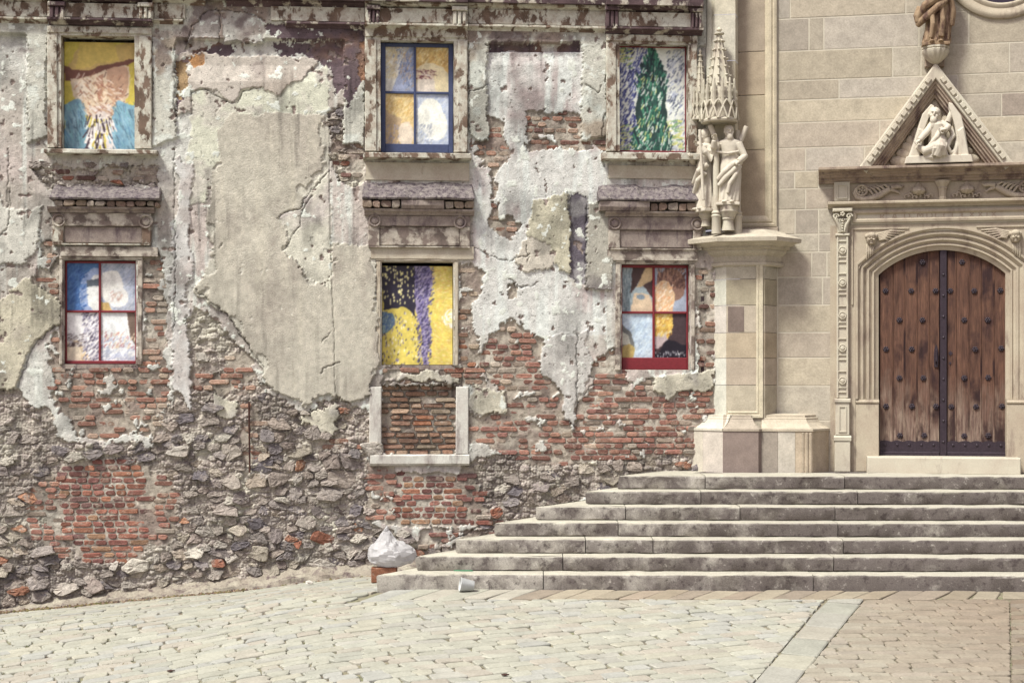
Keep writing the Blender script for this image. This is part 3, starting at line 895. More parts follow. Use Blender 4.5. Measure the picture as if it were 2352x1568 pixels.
BR = []
r = random.Random(17)
blocked_holes = [(1010, 1030, 978, 996), (1004, 1020, 1070, 1075)]
for zi, (poly, cov, pal, fl) in enumerate(BZ):
    us = [LF.at(*p)[0] for p in poly]; vs_ = [LF.at(*p)[1] for p in poly]
    ch = 0.076 if fl != 1 else 0.079
    row = math.floor(min(vs_) / ch)
    while row * ch < max(vs_):
        v = row * ch + ch / 2
        x = min(us) - r.uniform(0, .2)
        while x < max(us):
            l = r.choice([.13, .14, .15, .16, .15, .25, .27]) if fl != 1 else r.choice([.135, .14, .15, .15, .26])
            if fl == 2: l = r.choice([.15, .17, .26, .28])
            u = x + l / 2
            px, py = LF.px(u, v)
            ok = bool(in_poly(px, py, poly)) and (r.random() < cov)
            if ok and fl == 0 and r.random() < .12: ok = False
            if fl == 2 and 932 < px < 952 and 980 < py < 995: ok = False
            for (a, b, c_, d) in OPEN.values():
                if a - l / 2 - .015 < u < b + l / 2 + .015 and c_ - ch / 2 - .01 < v < d + ch / 2 + .01: ok = False
            if ok:
                h0 = H_at(u, v)
                pf = (r.uniform(.004, .030) if fl == 0 else r.uniform(.008, .018)) - (.045 if fl == 2 else 0)
                if h0 < pf + .004:
                    k = r.uniform(.82, 1.12)
                    cc = random.Random(r.random()).choice(pal)
                    if fl == 0 and r.random() < .2: cc = r.choice([(188, 170, 152), (180, 168, 154), (168, 152, 138)])
                    BR.append((l * ch * r.uniform(.95, 1.05), (u, v, l - .012, ch - .013, pf, col(cc[0] * k, cc[1] * k, cc[2] * k)), fl))
            x += l
        row += 1
BR.sort(key=lambda b: -b[0])
for b in BR[:295]:
    m = MB(); m.add(*brick_geo(*b[1], r)); m.build('brick', M['brick'], ruin)
m = MB()
for b in BR[295:]: m.add(*brick_geo(*b[1], r))
tag(m.build('brickwork', M['brick'], ruin), kind='stuff')

# --- rubble stones: Voronoi cells, shrunk into their mortar
STN = []
def stones(poly, sx, sz, keep, seed, hmin=.015, hmax=.075):
    r = random.Random(seed)
    us = [LF.at(*p)[0] for p in poly]; vs_ = [LF.at(*p)[1] for p in poly]
    a, b, c_, d = min(us), max(us), max(min(vs_), V0 + .1), max(vs_)
    seeds = {}
    nx, nz = int((b - a) / sx) + 2, int((d - c_) / sz) + 2
    for i in range(-1, nx):
        for j in range(-1, nz):
            seeds[i, j] = (a + (i + .5 + r.uniform(-.42, .42) + .5 * (j % 2)) * sx, c_ + (j + .5 + r.uniform(-.4, .4)) * sz)
    for (i, j), s in seeds.items():
        px, py = LF.px(*s)
        if not in_poly(px, py, poly): continue
        if any(in_poly(px, py, z[0]) for z in BZ) and r.random() < .8: continue
        if r.random() > keep: continue
        cell = [(s[0] - sx, s[1] - sz), (s[0] + sx, s[1] - sz), (s[0] + sx, s[1] + sz), (s[0] - sx, s[1] + sz)]
        for di in (-2, -1, 0, 1, 2):
            for dj in (-2, -1, 0, 1, 2):
                q = seeds.get((i + di, j + dj))
                if not q or (di == 0 and dj == 0): continue
                nx_, nz_ = (q[0] - s[0]) / sx ** 2, (q[1] - s[1]) / sz ** 2
                mx, mz = (q[0] + s[0]) / 2, (q[1] + s[1]) / 2
                cell = clip_half(cell, nx_, nz_, nx_ * mx + nz_ * mz)
                if len(cell) < 3: break
            if len(cell) < 3: break
        if len(cell) < 3 or poly_area(cell) < .002: continue
        if any(oa - .05 < s[0] < ob + .05 and oc - .05 < s[1] < od + .05 for (oa, ob, oc, od) in OPEN.values()): continue
        k = r.uniform(.74, .97)
        cx = sum(p[0] for p in cell) / len(cell); cz = sum(p[1] for p in cell) / len(cell)
        cell = [(cx + (p[0] - cx) * k, cz + (p[1] - cz) * k) for p in cell]
        ht = r.uniform(hmin, hmax) * r.uniform(.5, 1.0)
        h0 = H_at(cx, cz)
        if h0 > .04 or any(abs(cx - q_[6]) < q_[8] and abs(cz - q_[7]) < q_[9] for q_ in STN): continue
        cc = r.choice([(166, 156, 148), (156, 147, 141), (146, 138, 136), (172, 159, 144), (182, 173, 162), (192, 184, 173), (164, 152, 142), (152, 139, 131), (176, 166, 155), (124, 117, 120), (184, 174, 158), (166, 155, 146), (134, 126, 126), (194, 187, 174), (142, 132, 128), (150, 138, 128)])
        if r.random() < .05: cc = r.choice([(168, 122, 100), (164, 112, 92), (178, 134, 108)])
        kk = r.uniform(.85, 1.1)
        STN.append((poly_area(cell), cell, ht, col(cc[0] * kk, cc[1] * kk, cc[2] * kk), h0, r.random(), cx, cz, .36 * (max(p_[0] for p_ in cell) - min(p_[0] for p_ in cell)) if seed == 41 else 0, .36 * (max(p_[1] for p_ in cell) - min(p_[1] for p_ in cell)) if seed == 41 else 0))

def stone_geo(cell, ht, c, h0, seed):
    r = random.Random(seed)
    ring = []
    n0 = len(cell)
    for i in range(n0):
        p, q = cell[i], cell[(i + 1) % n0]
        for t in (.12, .5, .88) if math.hypot(q[0] - p[0], q[1] - p[1]) > .06 else (.5,):
            ring.append((p[0] + (q[0] - p[0]) * t + r.uniform(-.006, .006), p[1] + (q[1] - p[1]) * t + r.uniform(-.006, .006)))
    if len(ring) < 4: ring = list(cell)
    n = len(ring)
    cx = sum(p[0] for p in ring) / n; cz = sum(p[1] for p in ring) / n
    tx, tz = r.uniform(-.3, .3), r.uniform(-.55, .1)
    vs = []; base = h0
    for (k, f) in ((1.0, -.04), (.99, ht * .45), (.90, ht * .88), (.55, ht)):
        for (x, z) in ring:
            dx, dz = (x - cx) * k, (z - cz) * k
            o = base + f + (dx * tx + dz * tz if f > 0 else 0) + r.uniform(-1, 1) * (.010 if f > 0 else 0)
            vs.append((cx + dx, -o, cz + dz))
    vs.append((cx, -(base + ht * 1.03), cz))
    fs = [(j * n + i, j * n + (i + 1) % n, (j + 1) * n + (i + 1) % n, (j + 1) * n + i) for j in range(3) for i in range(n)]
    fs += [(3 * n + i, 3 * n + (i + 1) % n, 4 * n) for i in range(n)]
    return vs, fs, c
stones([(390, 1010), (600, 960), (850, 1000), (852, 1210), (1000, 1255), (830, 1300), (400, 1330), (0, 1395), (0, 1290), (150, 1290), (380, 1270), (402, 1100)], .30, .19, .34, 41, .03, .075)
stones([(390, 1010), (600, 960), (850, 1000), (852, 1210), (1000, 1255), (830, 1300), (400, 1330), (0, 1395), (0, 1290), (150, 1290), (380, 1270), (402, 1100)], .19, .115, .9, 31, .012, .05)
stones([(-150, 1000), (60, 960), (140, 1020), (350, 1020), (390, 940), (440, 780), (600, 880), (620, 960), (400, 1060), (250, 1050), (130, 1075), (60, 1130), (60, 1230), (150, 1280), (60, 1400), (-150, 1420)], .24, .13, .66, 32, .008, .045)
stones(LOWRIGHT, .22, .14, .7, 33, .008, .04)
stones(STRIP, .15, .085, .75, 34, .01, .045)
stones([(700, 935), (850, 930), (850, 1000), (620, 980), (612, 900)], .16, .09, .6, 36, .01, .05)
stones([(60, 375), (365, 378), (368, 432), (90, 425)], .16, .08, .5, 37, .005, .04)
stones([(860, 1205), (1180, 1205), (1100, 1260), (900, 1290)], .18, .11, .6, 38, .01, .05)
STN.sort(key=lambda s: -s[0])
for s in STN[:295]:
    m = MB(); m.add(*stone_geo(*s[1:6])); m.build('stone', M['rubble'], ruin)
m = MB()
for s in STN[295:]: m.add(*stone_geo(*s[1:6]))
if m.v: tag(m.build('rubble', M['rubble'], ruin), kind='stuff')
print('setts', len(kept), 'bricks', len(BR), 'stones', len(STN))

# ------------------------------------------------------------------ mouldings, window surrounds, hoods of the ruin
M['trim'] = mat_peel('flaking_trim', col(206, 204, 190), col(128, 108, 94), 7.0, .47, .03, col(166, 150, 134), .6)
M['trim_dark'] = mat_peel('stripped_trim', col(196, 190, 176), col(98, 80, 82), 6.0, .56, .03, col(150, 134, 122), .8)
M['hood'] = mat_stone('hood_stone', col(166, 154, 144), col(134, 120, 114), 5.0, col(96, 82, 86), (.5, .68), 50, (.75, 1.12), .5, .008)
M['hood_pale'] = mat_peel('hood_plaster', col(198, 190, 176), col(134, 120, 112), 5.0, .5, .05, col(168, 156, 144), 1.0)
M['slate'] = mat_stone('hood_crust', col(122, 112, 114), col(150, 142, 136), 14.0, col(84, 74, 80), (.46, .62), 110, (.55, 1.3), .9, .010, streak=False)
M['apron'] = mat_stone('apron_plaster', col(198, 190, 172), col(182, 170, 152), 4.0, col(150, 134, 118), (.58, .74), 50, (.85, 1.08), .3, .005)
M['whitestone'] = mat_stone('limestone_frame', col(212, 211, 202), col(198, 192, 184), 4.0, col(146, 136, 132), (.5, .68), 60, (.8, 1.1), .4, .006)

def lu(px, py=300, p=0.0): return LF.at(px, py, p)[0]
def lv(py, px=590, p=0.0): return LF.at(px, py, p)[1]

def band(name, y0, y1, px_ref, x0, x1, p0, p1, mat, prof='box', seg=None, jit=.004, parent=ruin, seed=1):
    """a moulding between two photo heights (read at px_ref), running x0..x1"""
    za, zb = lv(y1, px_ref, p1), lv(y0, px_ref, p1)
    h = zb - za
    a, b = lu(x0, (y0 + y1) / 2, p1), lu(x1, (y0 + y1) / 2, p1)
    if prof == 'box': pr = [(p0, za), (p1, za), (p1, zb), (p0, zb)]
    elif prof == 'cyma': pr = [(p0, za), (p0 + (p1 - p0) * .35, za), (p0 + (p1 - p0) * .45, za + h * .3), (p0 + (p1 - p0) * .8, za + h * .5), (p1, za + h * .62), (p1, zb - h * .04), (p1 - .01, zb), (p0, zb + .01)]
    elif prof == 'sill': pr = [(p0, za), (p0 + (p1 - p0) * .5, za), (p0 + (p1 - p0) * .62, za + h * .4), (p1, za + h * .5), (p1, zb - .008), (p1 - .012, zb), (p0, zb + .015)]
    else: pr = prof(za, zb)
    m = MB(); m.extr(pr, a, b, None, seg or max(1, int((b - a) / .09)), jit, seed)
    return m.build({'box': 'fascia', 'cyma': 'moulding', 'sill': 'sill'}.get(prof, 'moulding') if not name else name, mat, parent)

# cornice across the top; it breaks forward above each window
segs = [(-160, 108, 0), (108, 348, 1), (348, 838, 0), (838, 1075, 1), (1075, 1393, 0), (1393, 1616, 1)]
for i, (x0, x1, f) in enumerate(segs):
    e = .07 * f; xm = (x0 + x1) / 2
    dy = (xm - 590) * .0165
    gap = (0 if f else 1)
    if i == 2:
        parts = [(x0 + 1, 420), (690, x1 - 1)]
        band('frieze_slab', 14 + dy, 46 + dy, xm, x0 + 1, 425, .03, .088, M['trim'], seed=i)
        band('frieze_slab', 14 + dy, 46 + dy, xm, 622, x1 - 1, .03, .088, M['trim'], seed=i + 7)
        band('moulding', 47 + dy, 60 + dy, xm, 655, x1 - 1, .03, .13, M['trim_dark'], 'cyma', seed=i + 9)
        band('moulding', 47 + dy, 58 + dy, xm, x0 + 1, 420, .03, .12, M['trim'], 'cyma', seed=i + 9)
        band('moulding', -2 + dy, 13 + dy, xm, x0 + 1, 470, .03, .14, M['trim'], 'cyma', seed=i + 3)
        band('moulding', -2 + dy, 13 + dy, xm, 520, x1 - 1, .03, .14, M['trim_dark'], 'cyma', seed=i + 4)
        band('corona', -70 + dy, -3 + dy, xm, x0 + 1, x1 - 1, .03, .2, M['trim_dark'], 'box', seed=i + 5)
        continue
    tm = M['trim'] if i in (0, 3, 4) else M['trim_dark']
    band('frieze_slab', 14 + dy, 46 + dy, xm, x0 + gap, x1 - gap, .03, .088 + e, M['trim'], seed=i)
    band('moulding', 47 + dy, 60 + dy, xm, x0 + gap, x1 - gap, .03, .13 + e, tm, 'cyma', seed=i + 9)
    band('moulding', -2 + dy, 13 + dy, xm, x0 + gap, x1 - gap, .03, .14 + e, tm, 'cyma', seed=i + 3)
    band('corona', -70 + dy, -3 + dy, xm, x0 + gap, x1 - gap, .03, .2 + e, M['trim_dark'], 'box', seed=i + 5)
for (x0, x1, y0, y1, mt) in ((112, 148, 6, 44, 'trim_dark'), (318, 350, 8, 44, 'trim'), (845, 872, 14, 54, 'trim_dark'), (1040, 1072, 17, 58, 'trim'), (1392, 1422, 16, 64, 'trim_dark'), (1588, 1613, 20, 66, 'trim_dark')):
    m = MB()                                            # grooved bracket
    p = .21
    a, b = lu(x0, 30, p), lu(x1, 30, p); z0, z1 = lv(y1, (x0 + x1) / 2, p), lv(y0, (x0 + x1) / 2, p)
    w = (b - a)
    n = 3
    m.box(a, b, -.175, -.10, z0, z1)
    for k in range(n):
        m.block(a + w * (k / n) + .008, a + w * ((k + 1) / n) - .008, z0 + .01, z1 - .05, -p, -.17, .01)
    m.block(a - .01, b + .01, z1 - .045, z1 + .01, -p - .02, -.17, .008)
    m.build('bracket', M[mt], ruin)

def surround(key, jl, jr, head, p, mat, sillspec=None, depth=.30):
    x0, x1, y0, y1 = WIN[key]
    a, b, c_, d = OPEN[key]
    ym = (y0 + y1) / 2
    ja, jb = lu(jl, ym, p), lu(jr, ym, p)
    zt = lv(head, (x0 + x1) / 2, p)
    for (q0, q1, sd) in ((ja, a, 1), (b, jb, -1)):
        m = MB()
        n = 9
        e = abs(q1 - q0)
        if sd > 0: prof = [(q0, .25), (q0, -p + .012), (q0 + .012, -p), (q1 - e * .3, -p), (q1 - e * .26, -p + .022), (q1, -p + .022), (q1, depth)]
        else: prof = [(q1, .25), (q1, -p + .012), (q1 - .012, -p), (q0 + e * .3, -p), (q0 + e * .26, -p + .022), (q0, -p + .022), (q0, depth)]
        vs = []; fs = []
        for k in range(n + 1):
            z = c_ + (d - c_) * k / n
            for j, (x, y) in enumerate(prof):
                vs.append((x + .004 * sn(z * 8 + j, 5), y + .004 * sn(z * 7 + j * 2, 9), z))
        L = len(prof)
        fs = [(k * L + j, k * L + (j + 1) % L, (k + 1) * L + (j + 1) % L, (k + 1) * L + j) for k in range(n) for j in range(L)]
        fs += [tuple(range(L)), tuple(range(n * L, n * L + L))]
        m.add(vs, fs)
        m.build('jamb', mat, ruin)
    m = MB()
    m.extr([(-.28, d + .001), (p - .02, d + .001), (p - .02, d + (zt - d) * .25), (p, d + (zt - d) * .3), (p, zt - .01), (p - .01, zt), (-.2, zt)], ja, jb, None, 10, .004, 3)
    m.build('lintel', mat, ruin)
    if sillspec:
        (s0, s1, t0, t1, sp) = sillspec
        band('sill', t0, t1, (s0 + s1) / 2, s0, s1, -.28, sp, mat, 'sill', seed=11)

surround('UL', 108, 348, 61, .10, M['trim'], (101, 360, 343, 360, .19))
surround('UM', 838, 1074, 66, .10, M['trim'], (834, 1083, 351, 373, .20))
surround('UR', 1393, 1602, 80, .10, M['trim'], (1384, 1606, 351, 379, .20))
surround('LL', 136, 327, 588, .045, M['hood_pale'])
surround('LM', 864, 1053, 591, .05, M['apron'])
surround('LR', 1414, 1597, 597, .05, M['hood_pale'])
for key in ('LL', 'LM', 'LR'):                           # rough brick sills inside the openings
    a, b, c_, d = OPEN[key]
    m = MB(); m.box(a - .02, b + .02, -.02, .3, c_ - .06, c_ - .001)
    m.build('sill', M['hood'], ruin)
# apron below the middle upper window, patches under the outer ones
band('apron', 374, 414, 960, 840, 1078, .0, .055, M['apron'], seed=5)
band('apron', 381, 410, 1495, 1398, 1600, .0, .05, M['apron'], seed=6)

def hood(x0, x1, ys, ins, mats, brick_run, roundels, panel, seed, side_blocks=True):
    """broken window hood: crusted slope, brick course or moulding, bed mould, frieze with roundels, sunk panel"""
    t0, t1, t2, t3, t4, t5 = ys                          # slope top, slope front, corona bottom, bed bottom, frieze bottom, panel bottom
    xm = (x0 + x1) / 2
    pf = .24
    r = random.Random(seed)
    a, b = lu(x0, t1, pf), lu(x1, t1, pf)
    zt, zf, zc, zb, zfr, zp = lv(t0, xm, .03), lv(t1, xm, pf), lv(t2, xm, pf), lv(t3, xm, .14), lv(t4, xm, .1), lv(t5, xm, .1)
    m = MB()
    n = 60; vs = []; fs = []
    for k in range(n + 1):
        x = a + (b - a) * k / n
        e = 1.0 - .55 * (min(k, n - k) < 1)
        f = pf + .022 * sn(x * 5, seed) + .012 * sn(x * 17, seed + 1); g = .016 * sn(x * 4, seed + 3) + .010 * sn(x * 15, seed + 4)
        vs += [(x, .02, zt * e + zf * (1 - e) + g), (x, -pf * .45, (zt * .45 + zf * .55) * e + zf * (1 - e) + g * 1.5 + .02), (x, -f + .012, zf + .006 + g * .6), (x, -f, zf - .01 + g * .4), (x, -f + .01, zf - .03 + g * .5), (x, .02, zf - .035)]
    for k in range(n):
        for j in range(5):
            fs.append((k * 6 + j, k * 6 + j + 1, (k + 1) * 6 + j + 1, (k + 1) * 6 + j))
    fs += [tuple(range(6)), tuple(range(n * 6, n * 6 + 6))]
    m.add(vs, fs)
    hd = m.build('window_hood', mats[0], ruin)
    for (q0, q1, kind) in brick_run:
        ua, ub = lu(q0, t2, .2), lu(q1, t2, .2)
        if kind == 'b':
            x = ua
            while x < ub - .03:
                l = min(r.uniform(.10, .15), ub - x)
                h = zf - .036 - zc
                cc = r.choice([(152, 130, 116), (146, 122, 110), (160, 142, 126), (138, 118, 108), (162, 150, 138)])
                mm = MB(); mm.add(*brick_geo(x + l / 2, zc + h / 2 + r.uniform(-.006, .006), l - .008, h * r.uniform(.85, .98), r.uniform(.17, .21), col(*cc), r))
                mm.build('brick', M['brick'], hd)
                x += l
        else:
            mm = MB(); mm.extr([(.0, zc), (.19, zc), (.215, zc + (zf - zc) * .3), (.215, zf - .036), (0, zf - .036)], ua, ub, None, 8, .004, seed)
            mm.build('corona', mats[1], hd)
    ia, ib = lu(ins[0], t3, .1), lu(ins[1], t3, .1)
    mm = MB(); mm.extr([(0, zb), (.115, zb), (.13, zb + (zc - zb) * .35), (.165, zb + (zc - zb) * .6), (.175, zc - .003), (0, zc - .003)], ia - .05, ib + .05, None, 14, .005, seed + 2)
    mm.build('bed_moulding', mats[1], hd)
    mm = MB(); mm.extr([(0, zfr), (.09, zfr), (.095, zfr + .01), (.095, zb - .004), (0, zb - .004)], ia, ib, None, 14, .003, seed + 4)
    mm.build('frieze', mats[2], hd)
    for (rx, ry, rr) in roundels:
        cu, cv = LF.at(rx, ry, .1); R = rr / 175
        mm = MB()
        ring = [(R, -.085), (R, -.112), (R * .86, -.122), (R * .72, -.112), (R * .66, -.10), (R * .56, -.10), (R * .5, -.114), (R * .25, -.122), (.001, -.124)]
        vs = []; fs = []; nn = 18
        for k in range(nn):
            an = 2 * PI * k / nn
            vs += [(cu + math.cos(an) * q, y, cv + math.sin(an) * q) for q, y in ring]
        L = len(ring)
        for k in range(nn):
            for j in range(L - 1): fs.append((k * L + j, k * L + j + 1, ((k + 1) % nn) * L + j + 1, ((k + 1) % nn) * L + j))
        mm.add(vs, fs); mm.build('roundel', mats[2], hd, smooth=True, angle=40)
    pa, pb = lu(panel[0], t5, .08), lu(panel[1], t5, .08)
    for (q0, q1) in ((ia, pa), (pb, ib)):
        mm = MB(); mm.block(q0, q1, zp, zfr - .002, -.092, .0, .008); mm.build('side_block', mats[3], hd)
    mm = MB(); mm.block(pa + .002, pb - .002, zp + .012, zfr - .003, -.062, .0, .006); mm.build('panel', mats[4], hd)
    mm = MB(); mm.extr([(0, zp - .018), (.1, zp - .018), (.1, zp - .002), (0, zp - .002)], ia + .003, ib - .003, None, 8, .003, 4); mm.build('fillet', mats[3], hd)
    return hd

hood(112, 366, (422, 452, 473, 488, 519, 559), (120, 346), (M['slate'], M['hood'], M['hood_pale'], M['trim'], M['hood']), [(124, 366, 'b')], [(136, 506, 15), (335, 509, 16)], (146, 326), 3)
hood(832, 1090, (413, 452, 478, 494, 519, 565), (846, 1080), (M['slate'], M['hood'], M['hood'], M['hood_pale'], M['hood_pale']), [(832, 920, 'b'), (922, 1020, 'm'), (1022, 1090, 'b')], [(861, 507, 14), (1057, 511, 15)], (872, 1056), 5)
hood(1376, 1618, (420, 456, 483, 497, 528, 570), (1398, 1612), (M['slate'], M['hood'], M['hood'], M['hood_pale'], M['hood']), [(1378, 1492, 'm'), (1494, 1616, 'b')], [(1412, 513, 15), (1602, 515, 15)], (1424, 1592), 8)
band('lintel', 566, 594, 968, 852, 1088, 0, .06, M['apron'], seed=15)
band('lintel', 567, 588, 235, 138, 362, 0, .07, M['hood_pale'], seed=16)
band('lintel', 573, 598, 1496, 1395, 1602, 0, .075, M['hood_pale'], seed=17)

# stone frame of the bricked-up window
for (x0, x1, y0, y1) in ((848, 876, 888, 1043), (1047, 1076, 888, 1043)):
    a, b = lu(x0, 960, .05), lu(x1, 960, .05); z0, z1 = lv(y1, 960, .05), lv(y0, 960, .05)
    m = MB(); m.add([(p[0], y, p[1]) for y in (.1, -.045, -.055) for p in ([(a, z0), (b, z0), (b + .003, z1), (a + .004, z1)] if y > -.05 else [(a + .012, z0 + .01), (b - .01, z0 + .012), (b - .008, z1 - .01), (a + .014, z1 - .014)])],
                    [(0, 1, 5, 4), (1, 2, 6, 5), (2, 3, 7, 6), (3, 0, 4, 7), (4, 5, 9, 8), (5, 6, 10, 9), (6, 7, 11, 10), (7, 4, 8, 11), (8, 9, 10, 11)])
    m.build('jamb', M['whitestone'], ruin)
m = MB(); m.extr([(-.1, lv(1071, 960, .07)), (.06, lv(1069, 960, .07)), (.085, lv(1064, 960, .07)), (.085, lv(1046, 960, .07)), (.07, lv(1044, 960, .07)), (-.1, lv(1043.5, 960, .07))], lu(850, 1055, .07), lu(1078, 1055, .07), None, 16, .006, 6)
m.build('sill', M['whitestone'], ruin)
# rusty bar in the slit of the rubble
M['rust'] = mat_stone('rusty_iron', col(60, 42, 40), col(84, 56, 46), 9.0, None)
m = MB(); a = LF.at(572, 922, .04); b = LF.at(574, 1085, .03)
m.tube([(a[0], -.05, a[1]), (a[0] + .006, -.055, (a[1] + b[1]) / 2), (b[0], -.05, b[1])], .012, 8)
m.build('iron_bar', M['rust'], ruin)
# cement ledge at the foot of the wall
m = MB(); vs = []; fs = []
n = 130
for k in range(n + 1):
    u = U0 + (lu(890, 1310) + .9 - U0) * k / n
    X, Y, _ = LF.world(u, 0, 0); g = zg(X, Y)
    ht = .12 + .03 * sn(u * 2.1, 4) + .02 * sn(u * 7, 5) - max(0, (-5.6 - u)) * .03
    d = .20 + .05 * sn(u * 1.7, 7) + .02 * sn(u * 8, 8)
    for j, (p, z) in enumerate(((-.03, ht + .07), (.03, ht + .03), (d * .5, ht * .8), (d * .9, ht * .55), (d, ht * .2), (d + .05, -.03))):
        vs.append((u, -p - .012 * sn(u * 11 + j * 3, 9), g + z + .012 * sn(u * 13 + j * 5, 2)))
fs = [(k * 6 + j, k * 6 + j + 1, (k + 1) * 6 + j + 1, (k + 1) * 6 + j) for k in range(n) for j in range(5)]
m.add(vs, fs)
M['ledge'] = mat_stone('cement_ledge', col(190, 182, 164, .8), col(160, 148, 134, .8), 5.0, col(104, 90, 88), (.5, .64), 50, (.7, 1.15), .8, .012, streak=False)
m.build('footing_ledge', M['ledge'], ruin)

# ------------------------------------------------------------------ painted boards in the six windows (loose abstract stand-ins in the same colours)
class Canvas:
    def __init__(s, w, h, bg):
        s.n = max(8, int(w / .0075)); s.k = max(8, int(h / .0075)); s.w = w; s.h = h
        s.x, s.y = np.meshgrid((np.arange(s.n) + .5) / s.n, (np.arange(s.k) + .5) / s.k)   # y up
        s.c = np.zeros((s.k, s.n, 3)); s.c[:] = bg
        s.asp = h / w
        s.nz = fbm(s.x * 6, s.y * 6 * s.asp, 501, 4); s.nz2 = fbm(s.x * 25, s.y * 25 * s.asp, 507, 3)
        s.wx = s.x + (s.nz - .5) * .10; s.wy = s.y + (fbm(s.x * 6, s.y * 6 * s.asp, 511, 4) - .5) * .08
    def put(s, mk, c, a=1.0):
        c = np.asarray(c, float)
        s.c[mk] = s.c[mk] * (1 - a) + c * a
    def poly(s, pts, c, a=1.0, wob=True): s.put(in_poly(s.wx if wob else s.x, s.wy if wob else s.y, pts), c, a)
    def ell(s, cx, cy, rx, ry, c, a=1.0): s.put(((s.wx - cx) / rx) ** 2 + ((s.wy - cy) / ry) ** 2 < 1, c, a)
    def strokes(s, n, region, angf, cols, ln=.06, wd=.012, seed=1, a=1.0):
        n = int(n * 1.7); ln *= .72; wd *= .68
        r = random.Random(seed); i = 0; t = 0
        while i < n and t < n * 30:
            t += 1
            x, y = r.random(), r.random()
            if not region(x, y): continue
            i += 1
            an = angf(x, y) + r.uniform(-.25, .25); l = ln * r.uniform(.6, 1.3) / 2
            dx, dy = math.cos(an) * l, math.sin(an) * l / s.asp
            x0, x1 = sorted((x - dx, x + dx)); y0, y1 = sorted((y - dy, y + dy))
            i0, i1 = max(0, int((x0 - wd) * s.n)), min(s.n, int((x1 + wd) * s.n) + 1)
            j0, j1 = max(0, int((y0 - wd) * s.k)), min(s.k, int((y1 + wd) * s.k) + 1)
            if i1 <= i0 or j1 <= j0: continue
            X = s.x[j0:j1, i0:i1]; Y = (s.y[j0:j1, i0:i1]) * s.asp
            ax, ay, bx, by = x - dx, (y - dy) * s.asp, x + dx, (y + dy) * s.asp
            L2 = (bx - ax) ** 2 + (by - ay) ** 2 + 1e-9
            tt = np.clip(((X - ax) * (bx - ax) + (Y - ay) * (by - ay)) / L2, 0, 1)
            mk = np.hypot(X - ax - tt * (bx - ax), Y - ay - tt * (by - ay)) < wd * r.uniform(.6, 1.2)
            sub = s.c[j0:j1, i0:i1]; cc = np.array(r.choice(cols), float)
            sub[mk] = sub[mk] * (1 - a) + cc * a
    def tone(s, amt=.14):
        g = s.c.mean(-1, keepdims=True)
        for _ in range(2):
            q = np.pad(s.c, ((1, 1), (1, 1), (0, 0)), 'edge'); s.c = (q[1:-1, 1:-1] * 2 + q[:-2, 1:-1] + q[2:, 1:-1] + q[1:-1, :-2] + q[1:-1, 2:]) / 6
        g = s.c.mean(-1, keepdims=True)
        s.c = (s.c * .86 + g * .14) * .93 + 15
        s.c *= (1 - amt / 2 + amt * s.nz2)[..., None] * (.92 + .26 * s.nz)[..., None]
    def mesh(s, name, u0, v0, y, parent, base, mat):
        co = np.zeros(((s.n + 1) * (s.k + 1), 3), np.float32)
        gx, gz = np.meshgrid(np.linspace(0, s.w, s.n + 1), np.linspace(0, s.h, s.k + 1))
        co[:, 0] = gx.ravel() + u0 - base[0]; co[:, 2] = gz.ravel() + v0 - base[2]; co[:, 1] = y - base[1]
        nb = len(co)
        bx = np.array([[0, 0, 0], [s.w, 0, 0], [s.w, 0, s.h], [0, 0, s.h]], np.float32) + np.array([u0 - base[0], y + .018 - base[1], v0 - base[2]], np.float32)
        co = np.vstack([co, bx])
        W = s.n + 1
        ii, jj = np.meshgrid(np.arange(s.n), np.arange(s.k)); a = (jj * W + ii)
        quad = np.stack([a, a + 1, a + W + 1, a + W], -1).reshape(-1, 4)
        c0, c1, c2, c3 = 0, s.n, s.k * W + s.n, s.k * W
        quad = np.vstack([quad, [[nb, nb + 1, c1, c0], [nb + 1, nb + 2, c2, c1], [nb + 2, nb + 3, c3, c2], [nb + 3, nb, c0, c3], [nb + 3, nb + 2, nb + 1, nb]]]).astype(np.int32)
        me = bpy.data.meshes.new(name)
        me.vertices.add(len(co)); me.vertices.foreach_set("co", co.ravel())
        me.loops.add(quad.size); me.loops.foreach_set("vertex_index", quad.ravel())
        me.polygons.add(len(quad)); me.polygons.foreach_set("loop_start", np.arange(0, quad.size, 4, dtype=np.int32)); me.polygons.foreach_set("loop_total", np.full(len(quad), 4, np.int32))
        me.update(calc_edges=True)
        fc = np.vstack([s.c.reshape(-1, 3), np.full((5, 3), 120.0)])
        ca = me.color_attributes.new("Col", 'FLOAT_COLOR', 'CORNER')
        arr = np.ones((quad.size, 4), np.float32); arr[:, :3] = np.repeat(s2l(fc), 4, axis=0)
        ca.data.foreach_set("color", arr.ravel())
        me.materials.append(mat)
        o = bpy.data.objects.new(name, me); COL.objects.link(o); o.parent = parent
        return o

